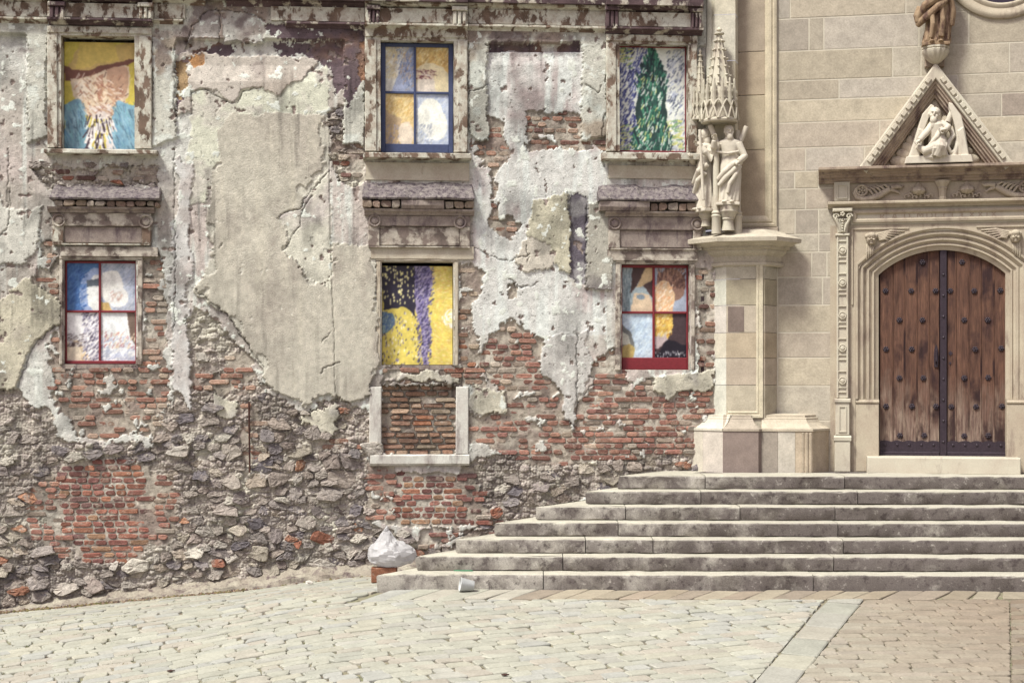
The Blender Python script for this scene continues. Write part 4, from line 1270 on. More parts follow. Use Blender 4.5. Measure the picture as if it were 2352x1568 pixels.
def p_hat(s):
    s.put(s.x > -1, (206, 186, 66)); s.strokes(200, lambda x, y: True, lambda x, y: 1.2, [(214, 196, 80), (196, 172, 58), (222, 206, 110)], .12, .014, 2, .5)
    s.poly([(.0, .68), (.2, .98), (1, 1.02), (1, .84), (.5, .76)], (204, 170, 92)); s.poly([(.16, .76), (.2, 1.02), (.68, 1.02), (.78, .82)], (214, 184, 84))
    s.poly([(0, .75), (.45, .75), (.85, .82), (1.02, .88), (.9, .78), (.5, .68), (0, .62)], (112, 66, 52))
    s.poly([(.08, .66), (.5, .71), (.92, .78), (.9, .5), (.8, .36), (.62, .27), (.4, .27), (.2, .36), (.1, .5)], (214, 190, 158)); s.poly([(.6, .74), (.9, .76), (.88, .5), (.7, .42), (.62, .56)], (190, 148, 118)); s.poly([(.12, .64), (.36, .68), (.34, .5), (.2, .42)], (226, 206, 182)); s.poly([(.34, .4), (.68, .42), (.62, .27), (.4, .27)], (222, 208, 200)); s.poly([(.46, .68), (.56, .7), (.56, .46), (.48, .46)], (170, 122, 96)); s.strokes(60, lambda x, y: .15 < x < .88 and .3 < y < .7, lambda x, y: .3 + y, [(96, 62, 52), (236, 222, 204), (206, 160, 124), (176, 120, 92)], .10, .010, 13, .8)
    s.strokes(90, lambda x, y: .2 < x < .8 and .3 < y < .66, lambda x, y: 2.0 + x, [(228, 206, 180), (196, 150, 112), (150, 96, 74), (232, 214, 196)], .09, .013, 3, .7)
    s.poly([(0, .42), (.2, .46), (.3, .3), (.42, -.02), (0, -.02)], (110, 152, 172)); s.poly([(1, .4), (.78, .46), (.66, .3), (.6, -.02), (1, -.02)], (116, 164, 190))
    s.strokes(150, lambda x, y: y < .42 and (x < .3 or x > .68), lambda x, y: 1.9, [(88, 140, 178), (150, 190, 206), (70, 100, 120), (120, 180, 190)], .13, .011, 5, .7)
    s.strokes(60, lambda x, y: y < .28 and .3 < x < .7, lambda x, y: 1.57 + (x - .5) * 2, [(222, 212, 208), (70, 56, 66), (236, 230, 224)], .2, .016, 6)
def p_cyp(s):
    s.put(s.x > -1, (222, 226, 216)); s.strokes(260, lambda x, y: x < .34 or (x < .5 and y > .75), lambda x, y: 1.0 + .4 * x, [(58, 64, 132), (84, 92, 160), (44, 48, 96)], .075, .012, 3)
    s.strokes(150, lambda x, y: x > .74, lambda x, y: .95, [(170, 180, 204), (84, 92, 124), (206, 212, 214), (60, 70, 90)], .08, .010, 4, .9)
    s.strokes(70, lambda x, y: (y < .3 and x > .68) or (y < .25 and x < .25) or (y > .8 and x < .2), lambda x, y: .3, [(206, 206, 110), (196, 210, 150), (120, 160, 110)], .09, .014, 5)
    s.poly([(.5, .98), (.62, .8), (.72, .6), (.74, .35), (.68, .1), (.7, -.02), (.3, -.02), (.3, .15), (.24, .4), (.3, .65), (.42, .78)], (34, 54, 52))
    g = lambda x, y: abs(x - .5) < .30 * min(1, (1.0 - y) * 2.0 + .18) * (.75 + .25 * math.sin(y * 9 + 1))
    s.strokes(520, g, lambda x, y: 1.57 - (x - .5) * 1.6, [(36, 62, 58), (46, 104, 82), (30, 44, 50), (60, 134, 104), (34, 80, 66)], .12, .017, 7)
    s.strokes(70, lambda x, y: g(x, y) and y < .8, lambda x, y: 1.2 + (x - .5), [(210, 220, 206), (176, 204, 186), (200, 206, 120), (226, 230, 222)], .1, .011, 8)
def p_dots(s):
    s.put(s.x > -1, (222, 200, 84))
    s.poly([(0, 1.02), (.46, 1.02), (.5, .62), (.47, .50), (.25, .58), (0, .56)], (44, 40, 56))
    s.poly([(.45, 1.02), (.66, 1.02), (.76, .86), (.72, .74), (.66, .6), (.70, .3), (.64, -.02), (.56, -.02), (.58, .2), (.5, .55)], (140, 128, 168))
    s.strokes(46, lambda x, y: x < .45 and y > .62, lambda x, y: 1.4, [(226, 216, 140), (236, 226, 160)], .034, .015, 4)
    s.strokes(330, lambda x, y: .47 < x < .74 and abs(x - .6) < .10 + .06 * (y > .65), lambda x, y: .9, [(72, 62, 110), (98, 88, 148), (170, 160, 180), (50, 46, 78)], .045, .010, 5)
    s.strokes(80, lambda x, y: x < .52 and y < .54, lambda x, y: 1.4, [(120, 110, 150), (70, 62, 70), (240, 232, 200)], .04, .010, 6)
    s.ell(0, .43, .16, .11, (92, 122, 146)); s.strokes(60, lambda x, y: (x / .15) ** 2 + ((y - .43) / .1) ** 2 < 1, lambda x, y: 1.3, [(70, 100, 150), (150, 170, 160)], .04, .009, 7)
    s.ell(1.0, .47, .13, .085, (240, 236, 224))
    s.strokes(330, lambda x, y: x > .72, lambda x, y: math.atan2((x - 1.0), -(y - .47) * 1.4 + 1e-6) , [(228, 190, 96), (236, 218, 120), (222, 170, 84), (240, 226, 150)], .045, .007, 8)
def p_blue(s, q):
    if q == 0:
        s.put(s.x > -1, (66, 110, 170)); s.ell(1.0, .35, .62, .55, (150, 170, 210)); s.ell(1.0, .35, .38, .4, (226, 228, 224)); s.poly([(.62, .52), (1, .5), (1, .66), (.64, .64)], (90, 100, 110)); s.strokes(120, lambda x, y: x < .6, lambda x, y: 1.2 - x, [(50, 94, 164), (84, 126, 190), (36, 70, 140)], .2, .02, 2, .7)
    elif q == 1:
        s.put(s.x > -1, (176, 184, 202)); s.strokes(160, lambda x, y: True, lambda x, y: .9, [(140, 156, 190), (196, 200, 210), (120, 136, 160)], .2, .02, 3, .6); s.ell(.3, .5, .36, .36, (230, 228, 220)); s.ell(.5, .28, .3, .2, (226, 224, 220)); s.strokes(14, lambda x, y: .3 < x < .6 and .22 < y < .4, lambda x, y: .8, [(176, 120, 108), (206, 180, 160)], .1, .02, 21, .7); s.poly([(0, 0), (.35, .02), (.2, .16), (0, .18)], (206, 170, 100))
    elif q == 2:
        s.put(s.x > -1, (226, 222, 222)); s.ell(.2, .0, .5, .42, (216, 190, 150)); s.ell(.2, .12, .26, .2, (226, 208, 180)); s.strokes(140, lambda x, y: x > .5, lambda x, y: .8, [(84, 76, 96), (150, 146, 170), (230, 226, 228)], .16, .02, 4); s.strokes(60, lambda x, y: .3 < y < .55 and x < .6, lambda x, y: .4, [(80, 62, 60), (190, 184, 190)], .14, .018, 5)
    else:
        s.put(s.x > -1, (226, 228, 228)); s.strokes(150, lambda x, y: y < .5, lambda x, y: .6, [(176, 182, 206), (236, 236, 232), (150, 160, 190)], .16, .02, 6, .7); s.poly([(.75, 1), (1, 1), (1, .3), (.85, .5)], (110, 90, 78)); s.strokes(40, lambda x, y: .25 < y < .6, lambda x, y: 1, [(180, 110, 110), (220, 200, 170)], .12, .018, 7)
def p_pale(s, q):
    if q == 0:
        s.put(s.x > -1, (222, 218, 204)); s.poly([(.82, 1.02), (1.02, 1.02), (1.02, -.02), (.2, -.02), (.5, .45)], (150, 160, 190)); s.strokes(210, lambda x, y: x > 1 - y * .6 - .25, lambda x, y: 1.1, [(110, 126, 170), (170, 180, 200), (84, 100, 140), (196, 160, 110)], .14, .014, 2); s.strokes(60, lambda x, y: x < .4 and y > .3, lambda x, y: .8, [(206, 186, 150), (224, 206, 150)], .14, .03, 3, .7)
    elif q == 1:
        s.put(s.x > -1, (214, 174, 96)); s.strokes(140, lambda x, y: y > .6, lambda x, y: 1, [(224, 190, 110), (196, 150, 76), (232, 210, 150)], .16, .025, 4); s.ell(.45, .2, .6, .46, (232, 214, 166)); s.ell(.3, .1, .3, .34, (222, 208, 190)); s.strokes(60, lambda x, y: .3 < y < .5 and x < .6, lambda x, y: -.4, [(110, 60, 66), (216, 190, 160)], .1, .018, 5)
    elif q == 2:
        s.put(s.x > -1, (222, 190, 128)); s.strokes(150, lambda x, y: y > .5, lambda x, y: .9, [(232, 208, 150), (206, 164, 90), (226, 196, 120)], .16, .025, 6); s.poly([(0, .66), (.6, .5), (.4, 0), (0, 0)], (190, 160, 120)); s.strokes(80, lambda x, y: x < .5 and y < .4, lambda x, y: 1.2, [(140, 140, 170), (206, 170, 110), (176, 150, 120)], .1, .018, 7); s.ell(.72, .2, .26, .26, (226, 208, 184))
    else:
        s.put(s.x > -1, (186, 196, 214)); s.strokes(140, lambda x, y: True, lambda x, y: .7, [(150, 166, 200), (206, 212, 220)], .18, .02, 8, .7); s.ell(.45, .55, .4, .36, (234, 234, 222)); s.ell(.62, .4, .34, .3, (232, 232, 222)); s.strokes(90, lambda x, y: x < .5 and y < .4, lambda x, y: 1, [(190, 196, 200), (226, 226, 220), (150, 156, 170)], .1, .018, 9)
def p_face(s, q):
    if q == 0:
        s.put(s.x > -1, (150, 166, 172)); s.poly([(.35, 1.02), (1.02, 1.02), (1.02, .3), (.6, .7), (.25, .35)], (72, 52, 50)); s.poly([(.8, 1.02), (1.02, 1.02), (1.02, .7), (.5, .55)], (196, 166, 120)); s.poly([(.3, 0), (.4, .42), (.9, .4), (1.02, .1), (1.02, -.02)], (206, 180, 148)); s.ell(.62, .32, .14, .06, (120, 136, 150)); s.strokes(60, lambda x, y: x < .3, lambda x, y: 1.5, [(120, 140, 150), (84, 104, 112), (180, 192, 196)], .2, .025, 3, .6)
    elif q == 1:
        s.put(s.x > -1, (150, 160, 180)); s.ell(.52, .6, .46, .38, (140, 104, 88)); s.strokes(120, lambda x, y: y > .55 and .1 < x < .95, lambda x, y: 1.8 - x, [(110, 76, 62), (166, 120, 96), (90, 60, 56)], .16, .02, 4); s.ell(.3, .3, .34, .42, (226, 186, 140)); s.strokes(80, lambda x, y: x < .55 and y < .65, lambda x, y: .8, [(240, 220, 196), (226, 160, 110), (232, 200, 160)], .12, .024, 5)
    elif q == 2:
        s.put(s.x > -1, (184, 202, 218)); s.strokes(120, lambda x, y: True, lambda x, y: .9, [(160, 184, 206), (206, 220, 228), (140, 160, 190)], .2, .03, 6, .6); s.poly([(0, .75), (.25, .6), (.42, .3), (.3, 0), (0, 0)], (110, 112, 110)); s.poly([(0, .6), (.2, .5), (.3, .3), (0, .3)], (196, 196, 180)); s.ell(.2, .14, .24, .16, (186, 160, 90))
    else:
        s.put(s.x > -1, (62, 46, 50)); s.poly([(0, 1.02), (.55, 1.02), (.6, .7), (.4, .4), (0, .3)], (216, 172, 70)); s.poly([(0, .5), (.35, .55), (.42, .4), (.1, .2), (0, .2)], (180, 160, 160)); s.strokes(60, lambda x, y: x < .55 and y > .5, lambda x, y: 1, [(232, 196, 90), (190, 130, 50), (226, 206, 150)], .12, .024, 7); s.poly([(0, .0), (.4, .4), (1.02, .3), (1.02, -.02)], (26, 22, 32)); s.strokes(36, lambda x, y: y < .14, lambda x, y: 1.5, [(216, 216, 220), (120, 120, 130)], .08, .012, 8)

M['redframe'] = mat_plain('red_paint', col(124, 40, 48), .5, .4, 25, (.82, 1.12))
M['blueframe'] = mat_plain('blue_paint', col(66, 76, 110), .5, .4, 25, (.82, 1.12))
M['wood_sill'] = mat_plain('brown_wood', col(134, 84, 76), .6, .3, 25, (.8, 1.12))
YP = .10                                               # the boards stand this far back in the openings
def board(key, fn, label, frame=None, bars=None, grp='painted boards filling the windows'):
    a, b, c_, d = OPEN[key]
    root = empty('painted_panel', LF.m @ Matrix.Translation(((a + b) / 2, YP, c_)))
    tag(root, label, 'painting', grp)
    base = ((a + b) / 2, YP, c_)
    mat = M['paint']
    if not frame:
        fr = .0
        cv = Canvas(b - a - .012, d - c_ - .05, (200, 190, 150)); fn(cv); cv.tone()
        cv.mesh('board', a + .006, c_ + .006, YP, root, base, mat)
        return root
    fm, fl, ft, fb, bw = frame                          # material, side width, top width, bottom width, bar width
    for (x0, x1, z0, z1) in ((a + .004, a + fl, c_ + .004, d - .004), (b - fl, b - .004, c_ + .004, d - .004)):
        m = MB(); m.block(x0, x1, z0, z1, YP - .05, YP + .03, .006); m.build('stile', fm, root, base=base)
    m = MB(); m.block(a + fl, b - fl, d - ft, d - .004, YP - .048, YP + .03, .006); m.build('rail', fm, root, base=base)
    m = MB(); m.block(a + fl, b - fl, c_ + .004, c_ + fb, YP - .048, YP + .03, .006); m.build('rail', fm, root, base=base)
    if bars:
        xm, zm = a + (b - a) * bars[0], c_ + (d - c_) * bars[1]
        m = MB(); m.block(xm - bw / 2, xm + bw / 2, c_ + fb, d - ft, YP - .036, YP + .02, .005); m.build('glazing_bar', fm, root, base=base)
        m = MB(); m.block(a + fl, xm - bw / 2, zm - bw / 2, zm + bw / 2, YP - .034, YP + .02, .005); m.block(xm + bw / 2, b - fl, zm - bw / 2, zm + bw / 2, YP - .034, YP + .02, .005); m.build('glazing_bar', fm, root, base=base)
        cells = [(a + fl, xm - bw / 2, zm + bw / 2, d - ft), (xm + bw / 2, b - fl, zm + bw / 2, d - ft), (a + fl, xm - bw / 2, c_ + fb, zm - bw / 2), (xm + bw / 2, b - fl, c_ + fb, zm - bw / 2)]
        for q, (x0, x1, z0, z1) in enumerate(cells):
            cv = Canvas(x1 - x0 + .008, z1 - z0 + .008, (200, 200, 200)); fn(cv, q); cv.tone()
            cv.mesh('pane', x0 - .004, z0 - .004, YP - .012, root, base, mat)
    else:
        cv = Canvas(b - a - 2 * fl, d - c_ - ft - fb, (200, 200, 200)); fn(cv); cv.tone(); cv.mesh('board', a + fl, c_ + fb, YP - .01, root, base, mat)
    return root
board('UL', p_hat, 'yellow and teal painted board in the upper left window')
board('UM', p_pale, 'blue-framed four-pane window painted in ochre and pale blue', (M['blueframe'], .065, .05, .115, .03), (.47, .55))
board('UR', p_cyp, 'board painted with green and blue brush strokes, upper window beside the church', (M['redframe'], .012, .012, .03, .03))
board('LL', p_blue, 'red-framed four-pane window painted blue and white at lower left', (M['redframe'], .022, .03, .045, .028), (.48, .51))
board('LM', p_dots, 'yellow dotted board with a violet column, above the bricked-up window')
lr = board('LR', p_face, 'red-framed four-pane window with dark brown and orange painting', (M['redframe'], .022, .04, .16, .03), (.49, .545))
a, b, c_, d = OPEN['LR']
m = MB(); m.block(a + .003, b + .03, c_ - .05, c_ + .003, YP - .12, YP - .05, .006); m.build('sill_board', M['wood_sill'], lr, base=((a + b) / 2, YP, c_))

# ================================================================== church
church = empty('church', RF.m)
tag(church, 'sandstone church front with carved portal, plank door and corner pier', 'church')
M['ashlar'] = mat_attr('ashlar_sandstone', 50, (.8, 1.1), (.8, 1.08), .5, .006, .88)
M['mortar'] = mat_stone('pale_mortar', col(198, 191, 174), col(190, 181, 164), 5, None, fa=(.9, 1.06))
M['carve'] = mat_stone('carved_sandstone', col(184, 173, 153), col(172, 158, 140), 3.0, col(132, 116, 106), (.52, .72), 60, (.86, 1.08), .3, .004)
M['carve_pale'] = mat_stone('pale_limestone', col(198, 192, 174), col(188, 178, 161), 3.0, col(150, 136, 125), (.55, .75), 60, (.9, 1.06), .25, .004)
M['carve_dark'] = mat_stone('weathered_cornice', col(170, 154, 136), col(150, 132, 118), 4.0, col(104, 86, 82), (.5, .66), 60, (.8, 1.1), .35, .005)
M['statue_pale'] = mat_stone('statue_stone', col(206, 198, 182), col(196, 186, 170), 6.0, col(168, 152, 140), (.58, .74), 60, (.92, 1.05), .15, .003)
M['statue_brown'] = mat_stone('brown_statue_stone', col(140, 116, 94), col(160, 138, 112), 7.0, col(90, 68, 60), (.48, .64), 60, (.85, 1.1), .2, .004)

def ru(px, py=600, p=0.0): return RF.at(px, py, p)[0]
def rv(py, px=2000, p=0.0): return RF.at(px, py, p)[1]
def rloc(px, Y):
    X = (px - CX) / F * Y
    dx, dy = X - RF.o[0], Y - RF.o[1]
    return (dx * RF.c + dy * RF.s, -dx * RF.s + dy * RF.c)

# --- ashlar courses
m = MB(); _l, _r, _t = ru(2019, 700) - .28, ru(2312, 700) + .28, rv(530, 2166)
m.box(ru(1700), _l, -.005, .6, 1.1, 8.4); m.box(_r, ru(2352) + 2.5, -.005, .6, 1.1, 8.4); m.box(_l, _r, -.005, .6, _t, 8.4); m.build('wall_core', M['mortar'], church)
TINT = [(184, 174, 157), (181, 170, 152), (179, 169, 154), (186, 177, 161), (183, 171, 155), (176, 166, 152), (187, 176, 156), (181, 172, 159)]
courses = [(-150, -100, [1900, 2120, 2330]), (-100, -58, [1830, 2010, 2200]), (-58, -18, [1880, 2060, 2240]), (-18, 40, [1815, 2080, 2190]), (40, 115, [1858, 1892, 2110, 2225]), (115, 183, [2050, 2115, 2318]), (183, 228, [1927, 2200]), (228, 280, [2090, 2300]),
           (280, 338, [2020, 2250]), (338, 392, [1850, 1985, 2250]), (392, 432, [1825, 1880]), (432, 480, [1850]), (480, 537, [1826, 1880]), (537, 578, [1880]), (578, 636, [1864, 1899]), (636, 700, [1889]), (700, 763, []), (763, 821, [1930]), (821, 886, []), (886, 966, [1915]), (966, 1086, [1908])]
r = random.Random(23)
for (y0, y1, js) in courses:
    right = 2470 if y0 < 385 else 1966
    if y0 >= 385:
        for (q0, q1) in ((2385, 2470), (2471, 2590)):
            m = MB(); m.block(ru(q0, y0) + .009, ru(q1, y0) - .009, rv(y1, 1900) + .009, rv(y0, 1900) - .009, -.008, .05, .0025, col(180, 170, 153)); m.build('ashlar_block', M['ashlar'], church)
    xs = [1786] + js + ([2400] if right > 2400 else []) + [right]
    z0, z1 = rv(y1, 1900), rv(y0, 1900)
    for i in range(len(xs) - 1):
        a, b = ru(xs[i], (y0 + y1) / 2), ru(xs[i + 1], (y0 + y1) / 2)
        g = .009
        c = r.choice(TINT); k = r.uniform(.95, 1.03)
        if r.random() < .1: c = (168, 155, 142)
        m = MB(); m.block(a + g, b - g, z0 + g, z1 - g, -.0075 - r.uniform(0, .002), .05, .0025, col(c[0] * k, c[1] * k, c[2] * k))
        m.build('ashlar_block', M['ashlar'], church)

# --- corner pier: plinth, shaft, cap, upper shaft
LANDZ = 7 * .165
P0 = rloc(1633, 20.05); P1 = (ru(1668, 800, .30), -.30); P2 = (ru(1757, 800, .30), -.30); P3 = (ru(1786, 800, .0), .01)
Q0 = rloc(1578, 20.06); Q1 = (ru(1660, 1040, .50), -.50); Q2 = (ru(1742, 1040, .50), -.50); Q3 = (ru(1749, 1040, .43), -.43); Q4 = (ru(1866, 1040, .43), -.43); Q5 = (ru(1906, 1040), .02)
zz = lambda y: rv(y, 1690, .4)
def pier_piece(name, path, prof, tint, rs=1.0):
    m = MB(); m.plan(path, prof, col(*tint)); return m.build(name, M['ashlar'], church)
# plinth blocks
def cut(path, i, t): return (path[i][0] + (path[i + 1][0] - path[i][0]) * t, path[i][1] + (path[i + 1][1] - path[i][1]) * t)
ppl = [(0, LANDZ - .01), (0, zz(990)), (-.015, zz(988.5)), (-.6, zz(988.4))]
for (pts, tint) in (([Q0, cut([Q0, Q1], 0, .45)], (204, 196, 180)), ([cut([Q0, Q1], 0, .455), Q1], (206, 196, 184))):  # left facet blocks tinted bright, side light put into their colour
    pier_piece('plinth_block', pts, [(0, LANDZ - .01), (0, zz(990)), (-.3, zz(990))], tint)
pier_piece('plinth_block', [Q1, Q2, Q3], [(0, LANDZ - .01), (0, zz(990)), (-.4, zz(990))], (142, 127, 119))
for (t0, t1, tint) in ((0, .32, (160, 150, 138)), (.325, .66, (196, 188, 174)), (.665, 1, (190, 174, 152))):
    pts = [cut([Q3, Q4], 0, t0), cut([Q3, Q4], 0, t1)] + ([Q5] if t1 == 1 else [])
    pier_piece('plinth_block', pts, [(0, LANDZ - .01), (0, zz(990)), (-.24, zz(990))], tint)
pr = [(.0, zz(989.8)), (.012, zz(989)), (.012, zz(984)), (-.01, zz(982)), (-.05, zz(978)), (-.10, zz(970)), (-.125, zz(963)), (-.125, zz(960)), (-.15, zz(958)), (-.15, zz(953)), (-.34, zz(950))]
pier_piece('base_moulding', [Q0, Q1], pr, (206, 200, 184))  # left run painted paler, its side lighting put into the tint
pier_piece('base_moulding', [Q1, Q2, Q3], pr, (176, 164, 148))
pier_piece('base_moulding', [Q3, Q4, Q5], [(o * 1.0, z) for o, z in pr], (196, 184, 164))
# vertical frame at the right end of the plinth
m = MB()
xr_ = ru(1866, 1030, .43)
for k, (dx, pp) in enumerate(((-.12, .442), (-.07, .45), (-.022, .442))):
    m.block(xr_ + dx - .016, xr_ + dx + .016, LANDZ, zz(992), -pp, -.4, .006, col(176, 162, 142))
m.build('plinth_frame', M['ashlar'], church)
# shaft courses
ys = [955, 884, 822, 763, 700, 640, 603]
tl = [(206, 204, 190), (212, 210, 198), (204, 196, 178), (206, 198, 188), (206, 204, 190), (200, 194, 178)]  # left facet: light from the left painted in as paler stone tints
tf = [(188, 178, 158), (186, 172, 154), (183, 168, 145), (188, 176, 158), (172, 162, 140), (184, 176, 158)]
for i in range(6):
    z0, z1 = zz(ys[i]) + .003, zz(ys[i + 1]) - .003
    if i == 0: z0 = LANDZ
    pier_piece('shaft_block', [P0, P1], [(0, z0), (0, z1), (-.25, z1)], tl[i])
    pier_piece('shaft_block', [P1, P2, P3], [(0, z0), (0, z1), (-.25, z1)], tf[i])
m = MB(); a, b = ru(1672, 730, .3), ru(1709, 730, .3)
m.block(a, b, zz(761), zz(703), -.304, -.25, .002, col(128, 114, 106)); m.build('dark_block', M['ashlar'], church)
# frame moulding down the right edge of the shaft face and across its foot
m = MB(); a, b = ru(1737, 800, .3), ru(1757, 800, .3)
m.sweep([(ru(1672, 940, .3), zz(944)), (a, zz(944)), (a, zz(606))], [(0, -.29), (0, -.312), (-.02, -.322), (-.04, -.312), (-.05, -.325), (-.085, -.325), (-.09, -.29)], col(206, 196, 172))
m.build('frame_moulding', M['ashlar'], church)
# cap
zc = lambda y: rv(y, 1690, .45)
pc = [(0, zc(610)), (.03, zc(607)), (.03, zc(601)), (.005, zc(599)), (.005, zc(586)), (.05, zc(580)), (.07, zc(575)), (.07, zc(571)), (.12, zc(569)), (.12, zc(564)), (.18, zc(562)), (.20, zc(558)), (.30, zc(556)), (.305, zc(547)), (.28, zc(545)), (.08, zc(534)), (-.03, zc(524)), (-.3, zc(522))]
m = MB(); m.plan([rloc(1608, 20.16), P1, P2, (P3[0] + .06, P3[1])], pc, col(194, 184, 166)); m.build('pier_cap', M['ashlar'], church)
# upper shaft behind the statues
V0_ = rloc(1616, 20.12); V1_ = (ru(1642, 300, .27), -.27); V2_ = (ru(1689, 300, .27), -.27); V3_ = (ru(1696, 300, .0), .01)
for (y1, y0) in ((530, 420), (419, 280), (279, 150), (149, 45), (44, -150)):
    m = MB(); m.plan([V0_, V1_, V2_, V3_], [(0, rv(y1, 1680)), (0, rv(y0, 1680)), (-.2, rv(y0, 1680))], col(*random.choice([(204, 196, 176), (198, 188, 166), (206, 200, 184)]))); m.build('shaft_block', M['ashlar'], church)
m = MB(); a = ru(1630, 200, .2)                           # round corner colonette
m.tube([(a, -.17, rv(530, 1640)), (a, -.17, rv(-150, 1640))], .055, 12, col(206, 202, 186)); m.build('colonette', M['ashlar'], church, smooth=True, angle=50)
for (y1, y0) in ((505, 345), (344, 220), (219, 120), (119, -150)):
    m = MB(); m.block(ru(1694, 300), ru(1757, 300), rv(y1, 1730), rv(y0, 1730) - .004, -.02, .05, .004, col(*random.choice([(178, 162, 140), (172, 158, 140), (184, 170, 146)]))); m.build('panel_block', M['ashlar'], church)
m = MB()
m.sweep([(ru(1694, 510), rv(522, 1740)), (ru(1784, 510), rv(522, 1740)), (ru(1784, 0), rv(-150, 1740))], [(0, .03), (0, -.05), (.03, -.06), (.05, -.045), (.07, -.06), (.10, -.06), (.13, -.035), (.155, -.015), (.16, .03)], col(198, 186, 162))
m.build('frame_moulding', M['ashlar'], church)
m = MB(); m.block(ru(1692), ru(1787), rv(536, 1740), rv(522.5, 1740), -.045, .05, .006, col(184, 170, 152)); m.build('panel_base', M['ashlar'], church)
# pedestals and slim columns carrying the statues
def ped(px, yb, yt, p, rad, name='pedestal'):
    u = ru(px, (yb + yt) / 2, p); z0, z1 = rv(yb, px, p), rv(yt, px, p); h = z1 - z0
    m = MB(); m.lathe([(rad * .75, z0), (rad * .6, z0 + h * .3), (rad * .62, z0 + h * .45), (rad * .75, z0 + h * .47), (rad * .7, z0 + h * .52), (rad, z0 + h * .72), (rad * 1.12, z0 + h * .78), (rad * 1.05, z0 + h * .84), (rad * 1.1, z1)], u, -p, 16, .03, 12)
    return m.build(name, M['carve_pale'], church, smooth=True, angle=35)
ped(1672, 530, 474, .46, .115); ped(1622, 520, 488, .34, .09)
for (px, yt, p, rd) in ((1645, 335, .50, .04), (1694, 300, .36, .04)):
    u = ru(px, 450, p); z0, z1, zm = rv(537, px, p), rv(yt, px, p), rv(500, px, p)
    m = MB(); m.lathe([(rd * 1.5, z0), (rd * 1.4, zm), (rd * 1.7, zm + .02), (rd * 1.3, zm + .04), (rd * 1.6, zm + .06), (rd * 1.05, zm + .09), (rd, z1)], u, -p, 12); m.build('slim_column', M['carve_pale'], church, smooth=True, angle=35)
# canopy with its spire
def canopy(px, p, s, yt, yb, name, dens):
    u = ru(px, 200, p); z0, z1 = rv(yb, px, p), rv(yt, px, p); h = z1 - z0
    m = MB(); R = .235 * s
    n = 8
    zr = z0 + h * .36
    m.lathe([(R, z0), (R * 1.03, z0 + .02), (R * .98, z0 + .035), (R * .9, z0 + .05)], u, -p, 16)
    m.lathe([(R * .86, z0 + .01), (R * .80, z0 + h * .16), (R * .72, zr), (R * .66, zr + .02), (R * .62, zr + .021), (R * .12, z1 - .09), (R * .1, z1 - .06)], u, -p, n)
    m.lathe([(.03 * s, z1 - .08), (.065 * s, z1 - .075), (.065 * s, z1 - .06), (.02 * s, z1 - .055), (.02 * s, z1 - .035), (.038 * s, z1 - .02), (.03 * s, z1), (.005, z1 + .02)], u, -p, 12)
    for k in range(n):                                  # ribs with crockets
        an = 2 * PI * k / n
        b = Vector((u + math.cos(an) * R * .66, -p + math.sin(an) * R * .66, zr)); t = Vector((u + math.cos(an) * R * .1, -p + math.sin(an) * R * .1, z1 - .08))
        m.tube([tuple(b), tuple(t)], [.013 * s, .010 * s], 6)
        for q in range(6):
            f = (q + .4) / 6.2
            c = b.lerp(t, f); o = Vector((math.cos(an), math.sin(an), .35)) * .017 * s
            m.ell(tuple(c + o), (.020 * s, .020 * s, .016 * s), None, 8, 5)
    for k in range(12):                                 # lattice of crossing ogee arches round the drum
        for d in (-1, 1):
            pts = []
            for q in range(6):
                f = q / 5
                an = 2 * PI * k / 12 + d * (.02 + .50 * f)
                rr = R * (1.0 - .16 * f) + .012
                pts.append((u + math.cos(an) * rr, -p + math.sin(an) * rr, z0 + .03 + h * .20 * math.sin(f * 1.45)))
            m.tube(pts, .013 * s, 6)
    for k in range(12):                                 # small pinnacles above the lattice
        an = 2 * PI * (k + .5) / 12
        cx, cy = u + math.cos(an) * R * .86, -p + math.sin(an) * R * .86
        m.lathe([(.026 * s, z0 + h * .18), (.026 * s, z0 + h * .30), (.032 * s, z0 + h * .31), (.01 * s, z0 + h * .42), (.016 * s, z0 + h * .44), (.004, z0 + h * .46)], cx, cy, 8)
        for q in range(2):
            for e in (-1, 1):
                m.ell((cx + e * .028 * s, cy, z0 + h * (.25 + q * .07)), (.011 * s, .011 * s, .011 * s), None, 6, 4)
    return m.build(name, M['carve_pale'], church, smooth=True, angle=40)
canopy(1652, .42, 1.0, 66, 283, 'canopy', 1)
canopy(1608, .26, .5, 116, 277, 'canopy', 1)

# ------------------------------------------------------------------ portal
DL, DR, DS, DC = 2019, 2312, 630, 572.5
uL, uR = ru(DL, 700), ru(DR, 700); uc = (uL + uR) / 2; hw = (uR - uL) / 2
vS, vC = rv(DS, DL), rv(DC, 2166)
rise = vC - vS; Rr = (hw * hw + rise * rise) / (2 * rise)
def arch_pts(off, n=22):
    R = Rr + off; cz = vC - Rr
    a = math.asin(min(1, hw / Rr)) 
    return [(uc + R * math.sin(-a + 2 * a * k / n), cz + R * math.cos(-a + 2 * a * k / n)) for k in range(n + 1)]
zj = rv(916, 2000)
path = [(uL, zj)] + arch_pts(0) + [(uR, zj)]
MW = .295
m = MB()
m.sweep(path, [(0, .2), (0, .105), (.05, .085), (.06, .055), (.075, .055), (.09, .075), (.115, .055), (.125, .03), (.15, .03), (.16, .05), (.185, .03), (.20, .0), (.225, .0), (.235, .015), (.26, -.01), (.27, -.03), (MW, -.03), (MW + .01, .02)])
m.build('archivolt', M['carve'], church, smooth=True, angle=25)
